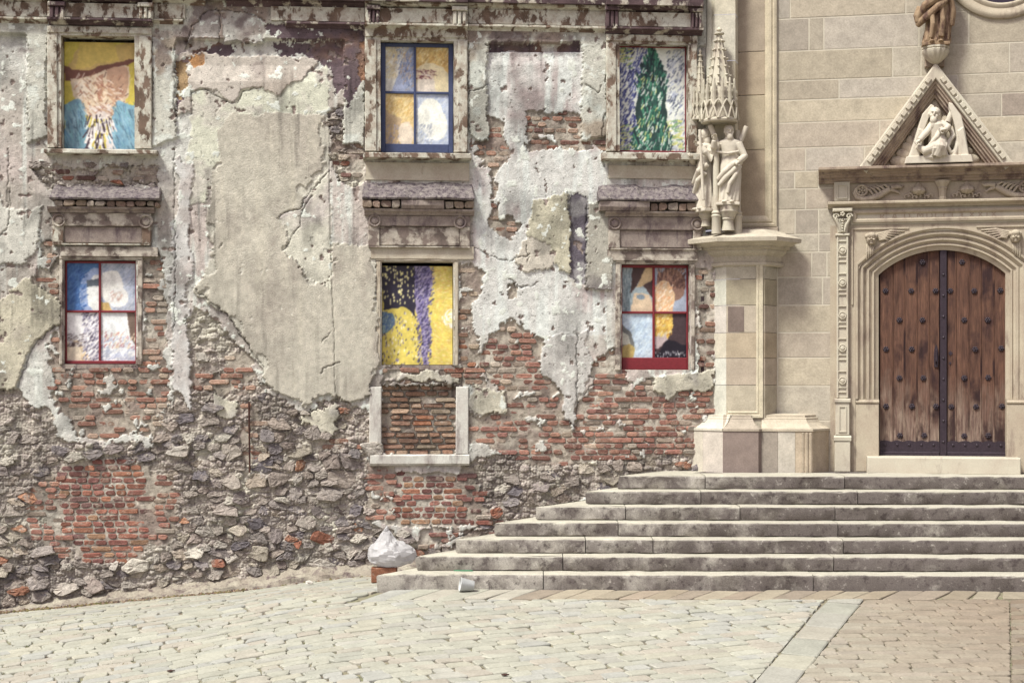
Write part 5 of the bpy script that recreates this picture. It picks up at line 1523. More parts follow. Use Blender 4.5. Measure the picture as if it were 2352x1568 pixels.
for s in (-1, 1):                                       # moulded return and plain block under each jamb
    m = MB(); xi, xo = uc + s * hw, uc + s * (hw + MW)
    a, b = min(xi, xo), max(xi, xo)
    m.extr([(-.2, zj - .06), (.02, zj - .06), (.035, zj - .045), (.035, zj - .03), (.0, zj - .015), (.0, zj - .001), (-.2, zj - .001)], a, b); m.build('jamb_foot', M['carve'], church)
    m = MB(); m.block(a, b, LANDZ + .0, zj - .062, -.02, .2, .008); m.build('jamb_block', M['carve'], church)
# wall sheet of the portal around the arch
xa, xb = uc - hw - .62, uc + hw + .62
zt = rv(517, 2000)
ow = MW + .004
outer = [(xa, LANDZ), (xa, zt), (xb, zt), (xb, LANDZ), (uc + hw + ow, LANDZ), (uc + hw + ow, vS)] + arch_pts(ow)[::-1][1:-1] + [(uc - hw - ow, vS), (uc - hw - ow, LANDZ)]
m = MB(); m.prism(outer, -.012, .1); m.build('portal_slab', M['carve'], church)
# thin border of the spandrels
zs0 = rv(640, 1980)
for s in (-1, 1):
    x_o = uc + s * (hw + MW + .055); 
    m = MB()
    fr = [(x_o, rv(700, 1980)), (x_o, rv(524, 1980)), (uc + s * .42, rv(524, 1980))]
    if s < 0: m.sweep(fr, [(0, -.01), (0, -.03), (-.02, -.03), (-.025, -.01)])
    else: m.sweep(fr, [(0, -.01), (0, -.03), (.02, -.03), (.025, -.01)])
    m.build('spandrel_border', M['carve'], church)
    # cherub head between wings
    m = MB()
    hx, hz = uc + s * (hw + .10), rv(549, 1990)
    k = .085
    m.ell((hx, -.05, hz), (k * .78, .075, k), None, 18, 12)
    m.ell((hx, -.085, hz + k * .45), (k * .7, .055, k * .5), None, 12, 8)              # brow and hair
    for e in (-1, 1):
        m.ell((hx + e * k * .6, -.05, hz + k * .35), (k * .38, .06, k * .42), None, 10, 7)
        m.ell((hx + e * k * .32, -.118, hz - k * .22), (k * .24, .02, k * .2), None, 8, 6)
        m.ell((hx + e * k * .27, -.122, hz + k * .12), (k * .12, .012, k * .07), None, 8, 6)
    m.ell((hx, -.128, hz - k * .1), (k * .13, .028, k * .22), None, 8, 6)
    m.ell((hx, -.118, hz - k * .48), (k * .24, .016, k * .08), None, 8, 5)
    m.ell((hx, -.10, hz - k * .72), (k * .3, .03, k * .2), None, 8, 5)
    for (dirx, n, ln) in ((-s, 5, .36), (s * .12, 4, .2)):
        for q in range(n):
            if dirx == -s:
                x0_, z0_ = hx - s * (.06 + .01 * q), hz + .055 - q * .018
                x1_, z1_ = x0_ - s * (ln - q * .055), z0_ + .035 - q * .012
            else:
                x0_, z0_ = hx + s * (.05 - .025 * q), hz - .07 - q * .01
                x1_, z1_ = x0_ + s * .01, z0_ - ln + q * .03
            m.tube([(x0_, -.02, z0_), ((x0_ + x1_) / 2, -.045, (z0_ + z1_) / 2 + .02 * (dirx == -s)), (x1_, -.02, z1_)], [.016, .02, .006], 8)
    m.build('cherub_relief', M['carve'], church, smooth=True, angle=60)
# inscription band
z0, z1 = rv(516.5, 2000), rv(476, 2000)
a, b = uc - hw - .36, uc + hw + .36
m = MB(); m.box(a, b, -.02, .1, z0 + .002, z1); slab_ = m.build('inscription_slab', M['carve_pale'], church)
m = MB(); m.sweep([(a + .03, z0 + .03), (a + .03, z1 - .045), (b - .03, z1 - .045), (b - .03, z0 + .03)], [(0, -.018), (0, -.05), (-.03, -.055), (-.045, -.035), (-.055, -.018)], closed=True)
m.build('inscription_frame', M['carve'], church)
M['letter'] = mat_plain('faded_lettering', col(166, 150, 134), .9, .1)
TXT = "R.A.D.MDCCCLXXIX"
LW = {'.': .05, 'I': .06, 'M': .125}
xc = uc - .06 - sum(LW.get(ch, .105) for ch in TXT) / 2
for ch in TXT:
    w_ = LW.get(ch, .105)
    fc = bpy.data.curves.new('letter', 'FONT'); fc.body = ch; fc.size = .125; fc.align_x = 'CENTER'; fc.extrude = .002
    ft_ = bpy.data.objects.new('letter_text', fc); COL.objects.link(ft_)
    fme = bpy.data.meshes.new_from_object(ft_.evaluated_get(bpy.context.evaluated_depsgraph_get())); bpy.data.objects.remove(ft_)
    fo = bpy.data.objects.new('letter', fme); COL.objects.link(fo); fo.parent = slab_
    fo.location = (xc + w_ / 2, -.0225, (z0 + z1) / 2 - .052); fo.rotation_euler = (PI / 2, 0, 0); fme.materials.clear(); fme.materials.append(M['letter'])
    xc += w_
# cornices, frieze
def rband(name, y0, y1, pr_, mat, x0, x1, ref=2000, p=.1):
    za, zb = rv(y1, ref, p), rv(y0, ref, p); h = zb - za
    m = MB(); m.extr([(q, za + h * f) for q, f in pr_], x0, x1); return m.build(name, mat, church)
ca, cb = uc - hw - .63, uc + hw + .63
rband('cornice', 462, 476, [(-.05, 0), (.05, 0), (.06, .2), (.10, .45), (.13, .6), (.13, .9), (.12, 1), (-.05, 1)], M['carve'], ca - .02, cb + .02)
m = MB(); m.box(ca + .05, cb - .05, -.015, .1, rv(462, 2000, .1) + .002, rv(415, 2000, .1)); m.build('frieze', M['carve'], church)
rband('cornice', 383, 416, [(-.05, 0), (.05, 0), (.06, .12), (.09, .2), (.09, .32), (.13, .36), (.14, .5), (.18, .56), (.19, .7), (.27, .76), (.29, .82), (.29, .97), (.27, 1.0), (-.05, 1.03)], M['carve_dark'], ca - .14, cb + .14, p=.2)
for s in (-1, 1):                                       # end blocks of the frieze, pilasters
    bx = uc + s * (hw + .47)
    m = MB(); m.block(bx - .10, bx + .10, rv(462, 1940, .1) + .003, rv(417, 1940, .1), -.075, .0, .006); m.sweep([(bx - .065, rv(456, 1940, .1)), (bx - .065, rv(424, 1940, .1)), (bx + .065, rv(424, 1940, .1)), (bx + .065, rv(456, 1940, .1))], [(0, -.07), (0, -.09), (-.012, -.09), (-.016, -.07)], closed=True); m.build('frieze_block', M['carve_pale'], church)
    # pilaster: base, pedestal, shaft, roundels, capital
    px_ = uc + s * (hw + .465); W_ = .062
    zb_, z910, z540 = LANDZ, rv(915, 1945, .08), rv(541, 1945, .08)
    m = MB(); m.block(px_ - .10, px_ + .10, zb_, rv(1012, 1945, .1), -.11, 0, .008)
    m.extr([(0, rv(1012, 1945, .1) + .001), (.12, rv(1012, 1945, .1) + .001), (.125, rv(1004, 1945, .1)), (.105, rv(1000, 1945, .1)), (0, rv(1000, 1945, .1))], px_ - .11, px_ + .11)
    m.block(px_ - .088, px_ + .088, rv(999, 1945, .1), rv(924, 1945, .1), -.095, 0, .006)
    m.extr([(0, rv(923, 1945, .1)), (.115, rv(923, 1945, .1)), (.115, rv(917, 1945, .1)), (.09, rv(915, 1945, .1)), (0, rv(915, 1945, .1))], px_ - .10, px_ + .10)
    zq0, zq1 = rv(992, 1945, .1), rv(932, 1945, .1)
    m.sweep([(px_ - .05, zq0), (px_ - .05, zq1), (px_ + .05, zq1), (px_ + .05, zq0)], [(0, -.09), (0, -.108), (-.014, -.108), (-.018, -.09)], closed=True)
    m.build('pilaster_base', M['carve_pale'], church)
    m = MB(); m.block(px_ - .07, px_ + .07, z910 + .002, z540, -.06, 0, .006); 
    for e in (-1, 1): m.block(px_ + e * .062 - .012, px_ + e * .062 + .012, z910 + .01, z540 - .01, -.078, -.05, .004)
    nb = 5; L = (z540 - z910) / nb
    for q in range(nb):
        zc_ = z910 + L * (q + .52)
        for (d0, d1) in ((-.34, -.325), (-.20, -.185), (.30, .315)):
            m.block(px_ - .05, px_ + .05, zc_ + L * d0, zc_ + L * d1 + .008, -.078, -.05, .003)
    sh = m.build('pilaster_shaft', M['carve_pale'], church)
    for q in range(nb):
        zc_ = z910 + L * (q + .55)
        m = MB(); vs = []; fs = []
        ring = [(.052, -.058), (.052, -.082), (.044, -.088), (.037, -.078), (.03, -.078), (.02, -.092), (.001, -.094)]
        for k in range(16):
            an = 2 * PI * k / 16
            wv = 1 + (.10 * math.cos(an * 6) if True else 0)
            vs += [(px_ + math.cos(an) * r_ * (wv if 0 < i_ > 3 else 1), y_, zc_ + math.sin(an) * r_ * (wv if i_ > 3 else 1)) for i_, (r_, y_) in enumerate(ring)]
        Lr = len(ring)
        for k in range(16):
            for j in range(Lr - 1): fs.append((k * Lr + j, k * Lr + j + 1, ((k + 1) % 16) * Lr + j + 1, ((k + 1) % 16) * Lr + j))
        m.add(vs, fs); m.build('rosette', M['carve_pale'], sh, smooth=True, angle=40)
    z0_, z1_ = rv(541, 1945, .1), rv(478, 1945, .1); hh = z1_ - z0_
    m = MB(); m.block(px_ - .09, px_ + .09, z0_, z0_ + .03, -.09, 0, .006)
    m.prism([(px_ - .062, z0_ + .031), (px_ + .062, z0_ + .031), (px_ + .075, z0_ + hh * .4), (px_ + .11, z0_ + hh * .62), (px_ - .11, z0_ + hh * .62), (px_ - .075, z0_ + hh * .4)], -.085, 0, inset=.015)
    m.block(px_ - .125, px_ + .125, z1_ - .045, z1_ - .003, -.13, 0, .008)
    for e in (-1, 1):
        m.tube([(px_ + e * .085 + math.cos(t_) * rr_, -.10, z0_ + hh * .70 + math.sin(t_) * rr_) for t_, rr_ in [(q * .55, .042 * (1 - q / 16)) for q in range(15)]], .012, 6)
        m.tube([(px_ + e * .02, -.085, z0_ + .05), (px_ + e * .05, -.10, z0_ + hh * .4), (px_ + e * .09, -.12, z0_ + hh * .6)], [.016, .02, .014], 8)
    for q in range(5): m.ell((px_, -.098, z0_ + .06 + q * .032), (.011 + q * .002, .02, .013), None, 8, 6)
    for q in range(5): m.ell((px_ + math.cos(q * 1.257) * .02, -.125, z0_ + hh * .78 + math.sin(q * 1.257) * .02), (.014, .014, .014), None, 8, 6)
    for q in range(7): m.ell((px_ - .09 + q * .03, -.105, z0_ + hh * .585), (.012, .014, .012), None, 8, 5)
    m.build('capital', M['carve_pale'], church, smooth=True, angle=40)
# frieze carvings
zf0, zf1 = rv(462, 2000, .1) + .01, rv(417, 2000, .1) - .01
fh = zf1 - zf0; fm = (zf0 + zf1) / 2
for s in (-1, 1):
    m = MB(); cx = uc + s * (hw + .22); R = .085
    m.tube([(cx + math.cos(t) * R * .78, -.045, fm + .02 + math.sin(t) * R * .78) for t in np.linspace(0, 2 * PI, 25)], .018, 8)
    for q in range(5): m.ell((cx + math.cos(q * 1.257) * .035, -.04, fm + .02 + math.sin(q * 1.257) * .035), (.02, .02, .02), None, 8, 6)
    m.ell((cx, -.045, fm + .02), (.018, .02, .018), None, 8, 6)
    body = [(cx + s * .07, fm + .05), (cx + s * .095, fm - .01), (cx + s * .06, fm - .075), (cx - s * .03, fm - .095), (cx - s * .13, fm - .085), (cx - s * .22, fm - .05), (cx - s * .30, fm + .0), (cx - s * .36, fm + .03)]
    m.tube([(x, -.04, z) for x, z in body], [.018, .026, .034, .04, .044, .045, .042, .034], 10)
    hx = cx - s * .37
    m.tube([(hx, -.05, fm + .045), (hx - s * .07, -.055, fm + .06), (hx - s * .13, -.05, fm + .05), (hx - s * .16, -.045, fm + .075)], [.034, .03, .02, .008], 8)     # upper jaw
    m.tube([(hx, -.05, fm + .02), (hx - s * .06, -.05, fm - .0), (hx - s * .11, -.045, fm - .03)], [.026, .02, .008], 8)                       # lower jaw
    m.tube([(hx + s * .03, -.045, fm + .05), (hx + s * .08, -.05, fm + .085), (hx + s * .15, -.04, fm + .075)], [.02, .016, .006], 8)              # ear
    for q in range(4): m.tube([(hx + s * (.07 + .05 * q), -.05, fm + .01 - q * .02), (hx + s * (.12 + .05 * q), -.06, fm + .06 - q * .012), (hx + s * (.2 + .05 * q), -.04, fm + .085 - q * .01)], [.014, .018, .006], 8)
    m.build('beast_relief', M['carve'], church, smooth=True, angle=60)
    m = MB(); gx = uc + s * .30
    m.lathe([(.01, fm - .05), (.07, fm - .045), (.10, fm - .005), (.085, fm + .035), (.045, fm + .055), (.03, fm + .085), (.012, fm + .115)], gx, -.02, 32, .09, 8)
    for q in range(7):
        x = gx - .15 + q * .05
        m.tube([(x + math.cos(t) * .024, -.045, fm - .07 + .018 * math.sin(q * 2.1) + math.sin(t) * .022) for t in np.linspace(-.6, 4.2, 9)], .010, 6)
    m.build('gourd_relief', M['carve'], church, smooth=True, angle=50)
m = MB(); m.lathe([(.045, zf0 - .008), (.05, zf0 + .02), (.042, zf0 + .03), (.05, zf0 + .1), (.055, zf0 + .13), (.065, zf0 + .14), (.055, zf0 + .155), (.085, zf0 + .2), (.10, zf0 + .23), (.10, zf1 + .005)], uc, -.045, 18, .04, 9)
m.build('baluster', M['carve'], church, smooth=True, angle=35)
# gable
zg0 = rv(381.5, 2150, .15); apex = (ru(2148, 150, .15), rv(146, 2148, .15)); uc_g = apex[0]
gw = ru(2148, 380, .15) - ru(1972, 380, .15)
Lp, Rp = (uc_g - gw, zg0), (uc_g + gw, zg0)
m = MB(); m.sweep([Lp, apex, Rp], [(0, .0), (0, -.22), (-.02, -.235), (-.115, -.235), (-.125, -.22), (-.125, .0)]); m.build('raking_cornice', M['carve_pale'], church)
m = MB(); m.sweep([Lp, apex, Rp], [(-.127, .0), (-.127, -.195), (-.155, -.19), (-.165, -.165), (-.185, -.165), (-.20, -.13), (-.22, -.13), (-.235, -.10), (-.25, -.095), (-.258, .0)]); m.build('raking_moulding', M['carve_dark'], church)
for s in (-1, 1):                                       # square dentils on the raking face
    A = Vector(Lp if s < 0 else Rp); B = Vector(apex); L = (B - A).length; d = (B - A).normalized(); nrm = Vector((d.y, -d.x)) * (1 if s < 0 else -1)
    for q in range(13):
        c = A + d * (.16 + q * (L - .3) / 13) + nrm * .062
        pts = [c + d * e * .036 + nrm * f * .026 for e, f in ((-1, -1), (1, -1), (1, 1), (-1, 1))]
        pts2 = [(p.x, p.y) for p in pts]
        m = MB(); m.prism(pts2, -.262, -.23, inset=.006); m.build('dentil', M['carve_pale'], church)
# tympanum with its scallop lobes
in_ = .31
m = MB(); m.prism([(uc_g - gw + .1, zg0), (uc_g + gw - .1, zg0), (uc_g, apex[1] - .1)], -.02, .05); m.build('tympanum', M['carve'], church)
for k in range(13):
    an = PI * (k + .5) / 13
    t = abs(math.cos(an)); ln = .98 - .58 * math.sin(an) ** .5 * (1 - .75 * math.sin(an) ** 6) if False else None
    # distance from the base centre to the gable's inner edge along this ray
    dx, dz = math.cos(an), math.sin(an)
    sl = (apex[1] - zg0) / gw; off = .25
    hgt = (apex[1] - zg0) - off * math.sqrt(1 + sl * sl)
    tt = hgt / (dz + sl * abs(dx))
    tt = max(.25, tt - .02)
    m = MB(); cxl, czl = uc_g + dx * tt * .62, zg0 + .03 + dz * tt * .62
    m.ell((cxl, -.025, czl), (tt * .38, .065, .085 + .02 * math.sin(an)), Euler((0, -an, 0)), 14, 9)
    m.build('scallop_lobe', M['carve'], church, smooth=True)
# corbel bowl over the apex
cbx = ru(2149, 125, .22); zc0, zc1 = rv(147, 2149, .22), rv(108, 2149, .22)
m = MB(); hh = zc1 - zc0
m.lathe([(.03, zc0), (.07, zc0 + hh * .12), (.12, zc0 + hh * .35), (.16, zc0 + hh * .65), (.165, zc0 + hh * .8), (.15, zc0 + hh * .86), (.165, zc0 + hh * .9), (.165, zc1)], cbx, -.2, 56, .05, 14)
m.build('corbel', M['carve_pale'], church, smooth=True, angle=50)
m = MB(); m.block(cbx - .12, cbx + .12, zc0 - .01, zc1 - .02, -.1, .05, .01); m.build('corbel_back', M['carve_dark'], church)
# round window
ox_, oz_ = ru(2303, 0, .0), rv(-92, 2303)
k = 1 / F * 19.4
m = MB()
def ringw(prof, name, mat):
    m = MB(); vs = []; fs = []; n = 56
    for q in range(n):
        an = 2 * PI * q / n
        vs += [(ox_ + math.cos(an) * r_, y_, oz_ + math.sin(an) * r_) for r_, y_ in prof]
    L = len(prof)
    for q in range(n):
        for j in range(L - 1): fs.append((q * L + j, q * L + j + 1, ((q + 1) % n) * L + j + 1, ((q + 1) % n) * L + j))
    m.add(vs, fs); return m.build(name, mat, church, smooth=True, angle=35)
R1 = 104 * k
ringw([(R1 - .02, .03), (R1 - .02, -.03), (R1, -.05), (R1 + .02, -.05), (R1 + .05, -.03), (R1 + .09, -.045), (R1 + .12, -.06), (R1 + .15, -.06), (R1 + .18, -.04), (R1 + .19, .0)], 'window_ring', M['carve'])
M['glass'] = mat_plain('dark_leaded_glass', col(48, 38, 52), .25, .5)
m = MB(); m.prism([(ox_ + math.cos(2 * PI * q / 40) * (R1 - .01), oz_ + math.sin(2 * PI * q / 40) * (R1 - .01)) for q in range(40)], -.014, -.002); m.build('round_pane', M['glass'], church)

# ------------------------------------------------------------------ door
def mat_wood():
    m, nt, b = nodes_of('weathered_oak', .75, .25)
    v = coords(nt, 1, 1, .16, rnd=True)
    n1 = noise(nt, 14, 8, .7, v, .6); n2 = noise(nt, 90, 4, .6, coords(nt, 1, 1, .05, rnd=True)); 
    n3 = noise(nt, 2.2, 5, .6, coords(nt, 1.6, 1, .8, rnd=True), .3)
    c = mix(nt, col(80, 55, 46), col(114, 82, 66), ramp(nt, n1, [(.35, 0), (.65, 1)]))
    t = nt.nodes.new("ShaderNodeTexCoord"); sp = nt.nodes.new("ShaderNodeSeparateXYZ"); nt.links.new(t.outputs["Object"], sp.inputs[0])
    mr = nt.nodes.new("ShaderNodeMapRange"); mr.inputs[1].default_value = 1.4; mr.inputs[2].default_value = 3.3; nt.links.new(sp.outputs[2], mr.inputs[0])
    ad = nt.nodes.new("ShaderNodeMath"); ad.operation = 'ADD'; nt.links.new(n3, ad.inputs[0]); nt.links.new(mr.outputs[0], ad.inputs[1])
    c = mix(nt, c, mix(nt, col(158, 138, 122), col(104, 82, 74), ramp(nt, n1, [(.4, 0), (.6, 1)])), ramp(nt, ad.outputs[0], [(.6, .95), (1.15, 0.0)]))          # bleached, rain-worn lower boards
    c = mix(nt, c, col(48, 30, 32), ramp(nt, n3, [(.5, 0.0), (.64, .9)]))
    c = mix(nt, c, ramp(nt, n2, [(.3, .55), (.7, 1.18)]), 1.0, 'MULTIPLY')
    nt.links.new(c, b.inputs["Base Color"]); bump(nt, b, n2, .8, .006)
    return m
M['oak'] = mat_wood()
M['iron'] = mat_plain('black_iron', col(56, 46, 54), .5, .4, 40, (.7, 1.3), .3)
YD = .15
door = None
dxs = [2019, 2051, 2078, 2106, 2134, 2159]; dxr = [2174, 2196, 2225, 2254, 2283, 2312]
zdb = rv(1049, 2100, -YD)
cz = vC - Rr
def topz(u): return cz + math.sqrt(max(0, (Rr + .02) ** 2 - (u - uc) ** 2))
m = MB(); m.box(uL - .05, uR + .05, YD + .05, YD + .09, LANDZ, vC + .05); door = m.build('door', M['dark'], church)
r = random.Random(3)
for xs in (dxs, dxr):
    for i in range(5):
        a, b = ru(xs[i], 800, -YD), ru(xs[i + 1], 800, -YD)
        a = max(a, uL - .03); b = min(b, uR + .03)
        g = .011
        n = 5
        ptop = [(a + g + (b - a - 2 * g) * q / n, topz(a + g + (b - a - 2 * g) * q / n)) for q in range(n + 1)]
        poly = [(a + g, zdb), (b - g, zdb)] + ptop[::-1]
        m = MB(); m.prism(poly, YD + r.uniform(-.004, .004), YD + .05); m.build('plank', M['oak'], door)
        m = MB(); e = b - .0                               # cover bead between planks
        if i < 4:
            m.tube([(e - .006, YD - .002, zdb), (e - .006, YD - .002, topz(e) - .01)], .009, 6); m.tube([(e + .008, YD + .006, zdb), (e + .008, YD + .006, topz(e) - .01)], .008, 6)
            m.build('bead', M['oak'], door)
m = MB(); a, b = ru(2159, 800, -YD), ru(2174, 800, -YD); m.block(a - .002, b + .002, zdb, topz((a + b) / 2) + .0, YD - .035, YD + .05, .006)
for q in range(9): m.ell(((a + b) / 2, YD - .038, zdb + .2 + q * .27), (.016, .012, .016), None, 8, 5)
m.build('iron_strip', M['iron'], door)
for (x0, x1) in ((2019, 2158), (2175, 2312)):
    a, b = max(ru(x0, 1030, -YD), uL - .02), min(ru(x1, 1030, -YD), uR + .02); z0, z1 = zdb, rv(1014, 2100, -YD)
    pts = [(a, z0), (b, z0)]
    for q in range(25, -1, -1): pts.append((a + (b - a) * q / 25, z1 + .016 * abs(math.sin(q / 25 * PI * 5))))
    m = MB(); m.prism(pts, YD - .022, YD + .0)
    m.block(a, b, z0 + .005, z0 + .07, YD - .04, YD - .01, .008)
    for q in range(5): m.ell((a + (b - a) * (q + .5) / 5, YD - .024, z1 - .04), (.018, .012, .018), None, 10, 6)
    m.build('kick_plate', M['iron'], door)
studs = [(2119, 602), (2210, 602), (2034, 668), (2093, 668), (2149, 668), (2183, 668), (2238, 668), (2298, 667), (2066, 735), (2119, 735), (2269, 735), (2215, 735), (2035, 802), (2094, 802), (2240, 802), (2300, 800), (2066, 868), (2121, 868), (2215, 868), (2270, 867), (2035, 933), (2095, 933), (2150, 933), (2185, 934), (2242, 934), (2302, 933), (2067, 1000), (2123, 1000), (2215, 1001), (2270, 1000)]
sm = None
for (sx_, sy_) in studs:
    u, v = RF.at(sx_, sy_, -YD + .02)
    if sm is None:
        m = MB(); 
        for q in range(6): m.ell((math.cos(q * PI / 3) * .024, -.008, math.sin(q * PI / 3) * .024), (.016, .012, .016), None, 8, 5)
        m.ell((0, -.012, 0), (.014, .018, .014), None, 10, 6)
        so = m.build('rosette_stud', M['iron'], door, smooth=True); sm = so.data
    else:
        so = bpy.data.objects.new('rosette_stud', sm); COL.objects.link(so); so.parent = door
    so.location = (u, YD, v)
m = MB(); u, v = RF.at(2150, 818, -YD)
m.prism([(u - .022, v - .14), (u + .022, v - .14), (u + .03, v), (u + .02, v + .1), (u, v + .16), (u - .02, v + .1), (u - .03, v)], YD - .016, YD)
m.tube([(u, YD - .02, v + .08), (u, YD - .07, v + .06), (u, YD - .075, v - .06), (u, YD - .02, v - .09)], .012, 8); m.build('handle', M['iron'], door)
for (sx_, sy_, q) in ((2183, 811, .028), (2182, 834, .018)):
    u, v = RF.at(sx_, sy_, -YD); m = MB(); m.prism([(u - q, v), (u, v - q * 1.2), (u + q, v), (u, v + q * 1.2)], YD - .012, YD); m.build('keyhole_plate', M['iron'], door)
m = MB(); a, b = ru(1992, 1065, .3), ru(2345, 1065, .3)
m.block(a, b, LANDZ - .01, rv(1050, 2150, .3), -.3, .15, .012); m.build('threshold', M['carve_pale'], church)

# ================================================================== stairs
stairs = empty('stone_stairs', SF.m)
tag(stairs, 'seven worn grey stone steps leading up to the church door', 'stairs')
def mat_step():
    m, nt, b = nodes_of('worn_step_stone', .9, .15)
    a = nt.nodes.new("ShaderNodeAttribute"); a.attribute_name = "Col"
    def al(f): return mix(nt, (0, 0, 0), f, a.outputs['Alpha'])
    v = coords(nt, 1, 1, 1, rnd=True)
    n1 = noise(nt, 3.2, 6, .66, v, .3); n2 = noise(nt, 70, 5, .7, v); n3 = noise(nt, 11, 6, .7, v)
    t = nt.nodes.new("ShaderNodeTexCoord"); sp = nt.nodes.new("ShaderNodeSeparateXYZ"); nt.links.new(t.outputs["Object"], sp.inputs[0])
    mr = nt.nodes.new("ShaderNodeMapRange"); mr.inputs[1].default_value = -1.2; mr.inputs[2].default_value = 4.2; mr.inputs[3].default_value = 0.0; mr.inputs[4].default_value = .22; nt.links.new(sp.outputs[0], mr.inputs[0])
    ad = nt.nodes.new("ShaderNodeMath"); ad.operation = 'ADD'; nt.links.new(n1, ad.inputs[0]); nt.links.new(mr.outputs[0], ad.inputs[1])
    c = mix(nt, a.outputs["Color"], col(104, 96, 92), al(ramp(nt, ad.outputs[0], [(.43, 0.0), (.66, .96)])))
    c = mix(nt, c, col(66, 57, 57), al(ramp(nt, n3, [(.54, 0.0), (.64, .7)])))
    c = mix(nt, c, col(190, 184, 174), ramp(nt, n3, [(.30, .7), (.40, 0.0)]))
    c = mix(nt, c, ramp(nt, n2, [(.3, .72), (.7, 1.16)]), 1.0, 'MULTIPLY')
    nt.links.new(c, b.inputs["Base Color"]); bump(nt, b, n2, .7, .008)
    return m
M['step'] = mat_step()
def su(px, i, top=True):
    w = .31 * i; h = .165 * (i + 1)
    return SF.at(px, 1300, -w)[0]
corner = [868, 955, 1045, 1135, 1230, 1345, 1420]
joints = [[905, 960, 1248, 1868], [1000, 1293, 1915], [1160, 1345, 1500, 1937], [1297, 1420, 1925], [1437, 1700, 1918], [1352, 1490, 1610, 1970], [1450, 1537, 1620, 1940]]
phi = math.radians(30)
for i in range(7):
    h = .165; z0 = i * h; w = .31 * i
    cu = su(corner[i], i)
    L = (3.0 - w) / math.cos(phi)
    back = (cu + math.sin(phi) * L, w + math.cos(phi) * L)
    jj = [su(x, i) for x in joints[i] if su(x, i) > cu + .06] + [8.6]
    prev = None
    r = random.Random(i + 50)
    def dens(a, b):
        n = max(1, int(math.hypot(b[0] - a[0], b[1] - a[1]) / .08))
        return [(a[0] + (b[0] - a[0]) * q / n, a[1] + (b[1] - a[1]) * q / n) for q in range(n + 1)]
    jj = [x for x in jj if x > cu + .95]
    for q, x in enumerate(jj):
        zb = z0 + (.003 if i else -.22); zt_ = z0 + h
        t = max(0, min(1, ((jj[q - 1] if q else cu) + x) / 2 / 3.2 + .25))
        base = [170, 164, 154]
        k = r.uniform(.93, 1.07); cc = col(base[0] * k, base[1] * k, base[2] * k)
        m = MB()
        face = [(-.012, zb), (0, zb + .012), (.002, zt_ - .034), (-.004, zt_ - .014), (-.02, zt_ - .003), (-.06, zt_)]
        if q == 0:
            m.plan(dens(back, (cu, w)) + dens((cu, w), (x - .006, w))[1:], face, cc, .009, seed=i * 9 + q)
            e = .05; tp = math.tan(phi)
            top = [(cu + .09, w + e), (x - .006, w + e), (x - .006, w + .62), (cu + tp * .62 + .62, w + .62), (back[0] + .62, back[1]), (back[0] + .045, back[1])]
            m.add([(a_, b_, zt_ - .001) for a_, b_ in top], [tuple(range(6))], cc)
        else:
            m.plan(dens((jj[q - 1] + .004, w), (x - .006, w)), [(-.62, zb)] + face + [(-.62, zt_)], cc, .009, seed=i * 9 + q)
        worn_lit_tread = (*col(200, 195, 178), .25)  # treads painted paler and less stained: wear plus light from above in the colour
        m.c = [worn_lit_tread if v_[2] > zt_ - .010 else c_ for v_, c_ in zip(m.v, m.c)]
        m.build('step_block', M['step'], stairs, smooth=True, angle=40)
cu = su(corner[6], 6); w = .31 * 6
pl = [(cu + .75, w + .5), (8.6, w + .5), (8.6, 3.6), (cu + .75 + math.tan(phi) * 1.2, 3.6)]
m = MB(); zt_ = LANDZ - .004
m.add([(x, y, zt_) for x, y in pl] + [(x, y, zt_ - .2) for x, y in pl], [(0, 1, 2, 3), (0, 4, 5, 1), (1, 5, 6, 2), (2, 6, 7, 3), (3, 7, 4, 0)], col(186, 178, 166)); m.build('landing', M['step'], stairs)

# ================================================================== sculptures
def loft(m, rings, seg=36, fold=None):
    """rings: (x, y, z, rx, ry); fold(angle, z01) multiplies the radius"""
    vs = []; fs = []; n = len(rings)
    z0, z1 = rings[0][2], rings[-1][2]
    for (x, y, z, rx, ry) in rings:
        t = (z - z0) / (z1 - z0)
        for k in range(seg):
            a = 2 * PI * k / seg
            f = fold(a, t) if fold else 1
            vs.append((x + math.cos(a) * rx * f, y + math.sin(a) * ry * f, z))
    for i in range(n - 1):
        for k in range(seg): fs.append((i * seg + k, i * seg + (k + 1) % seg, (i + 1) * seg + (k + 1) % seg, (i + 1) * seg + k))
    fs += [tuple(range(seg))[::-1], tuple((n - 1) * seg + k for k in range(seg))]
    m.add(vs, fs)

def hand(m, c, d, s):                                   # palm and five bent fingers, pointing along d
    c = Vector(c); d = Vector(d).normalized()
    side = d.cross(Vector((0, 1, 0)))
    side = side.normalized() if side.length > .1 else Vector((1, 0, 0))
    up = side.cross(d)
    m.ell(tuple(c + d * .03 * s), (.035 * s, .022 * s, .045 * s), d.to_track_quat('Z', 'Y').to_euler(), 10, 7)
    for q, (o, l) in enumerate(((-1.5, .05), (-.5, .062), (.5, .058), (1.5, .045))):
        b = c + d * .06 * s + side * o * .016 * s
        m.tube([tuple(b), tuple(b + d * l * .6 * s - up * .01 * s), tuple(b + d * l * s * .9 - up * .035 * s)], [.010 * s, .009 * s, .006 * s], 6)
    b = c + side * .03 * s + d * .02 * s
    m.tube([tuple(b), tuple(b + side * .022 * s + d * .025 * s), tuple(b + side * .015 * s + d * .05 * s - up * .015 * s)], [.011 * s, .010 * s, .007 * s], 6)

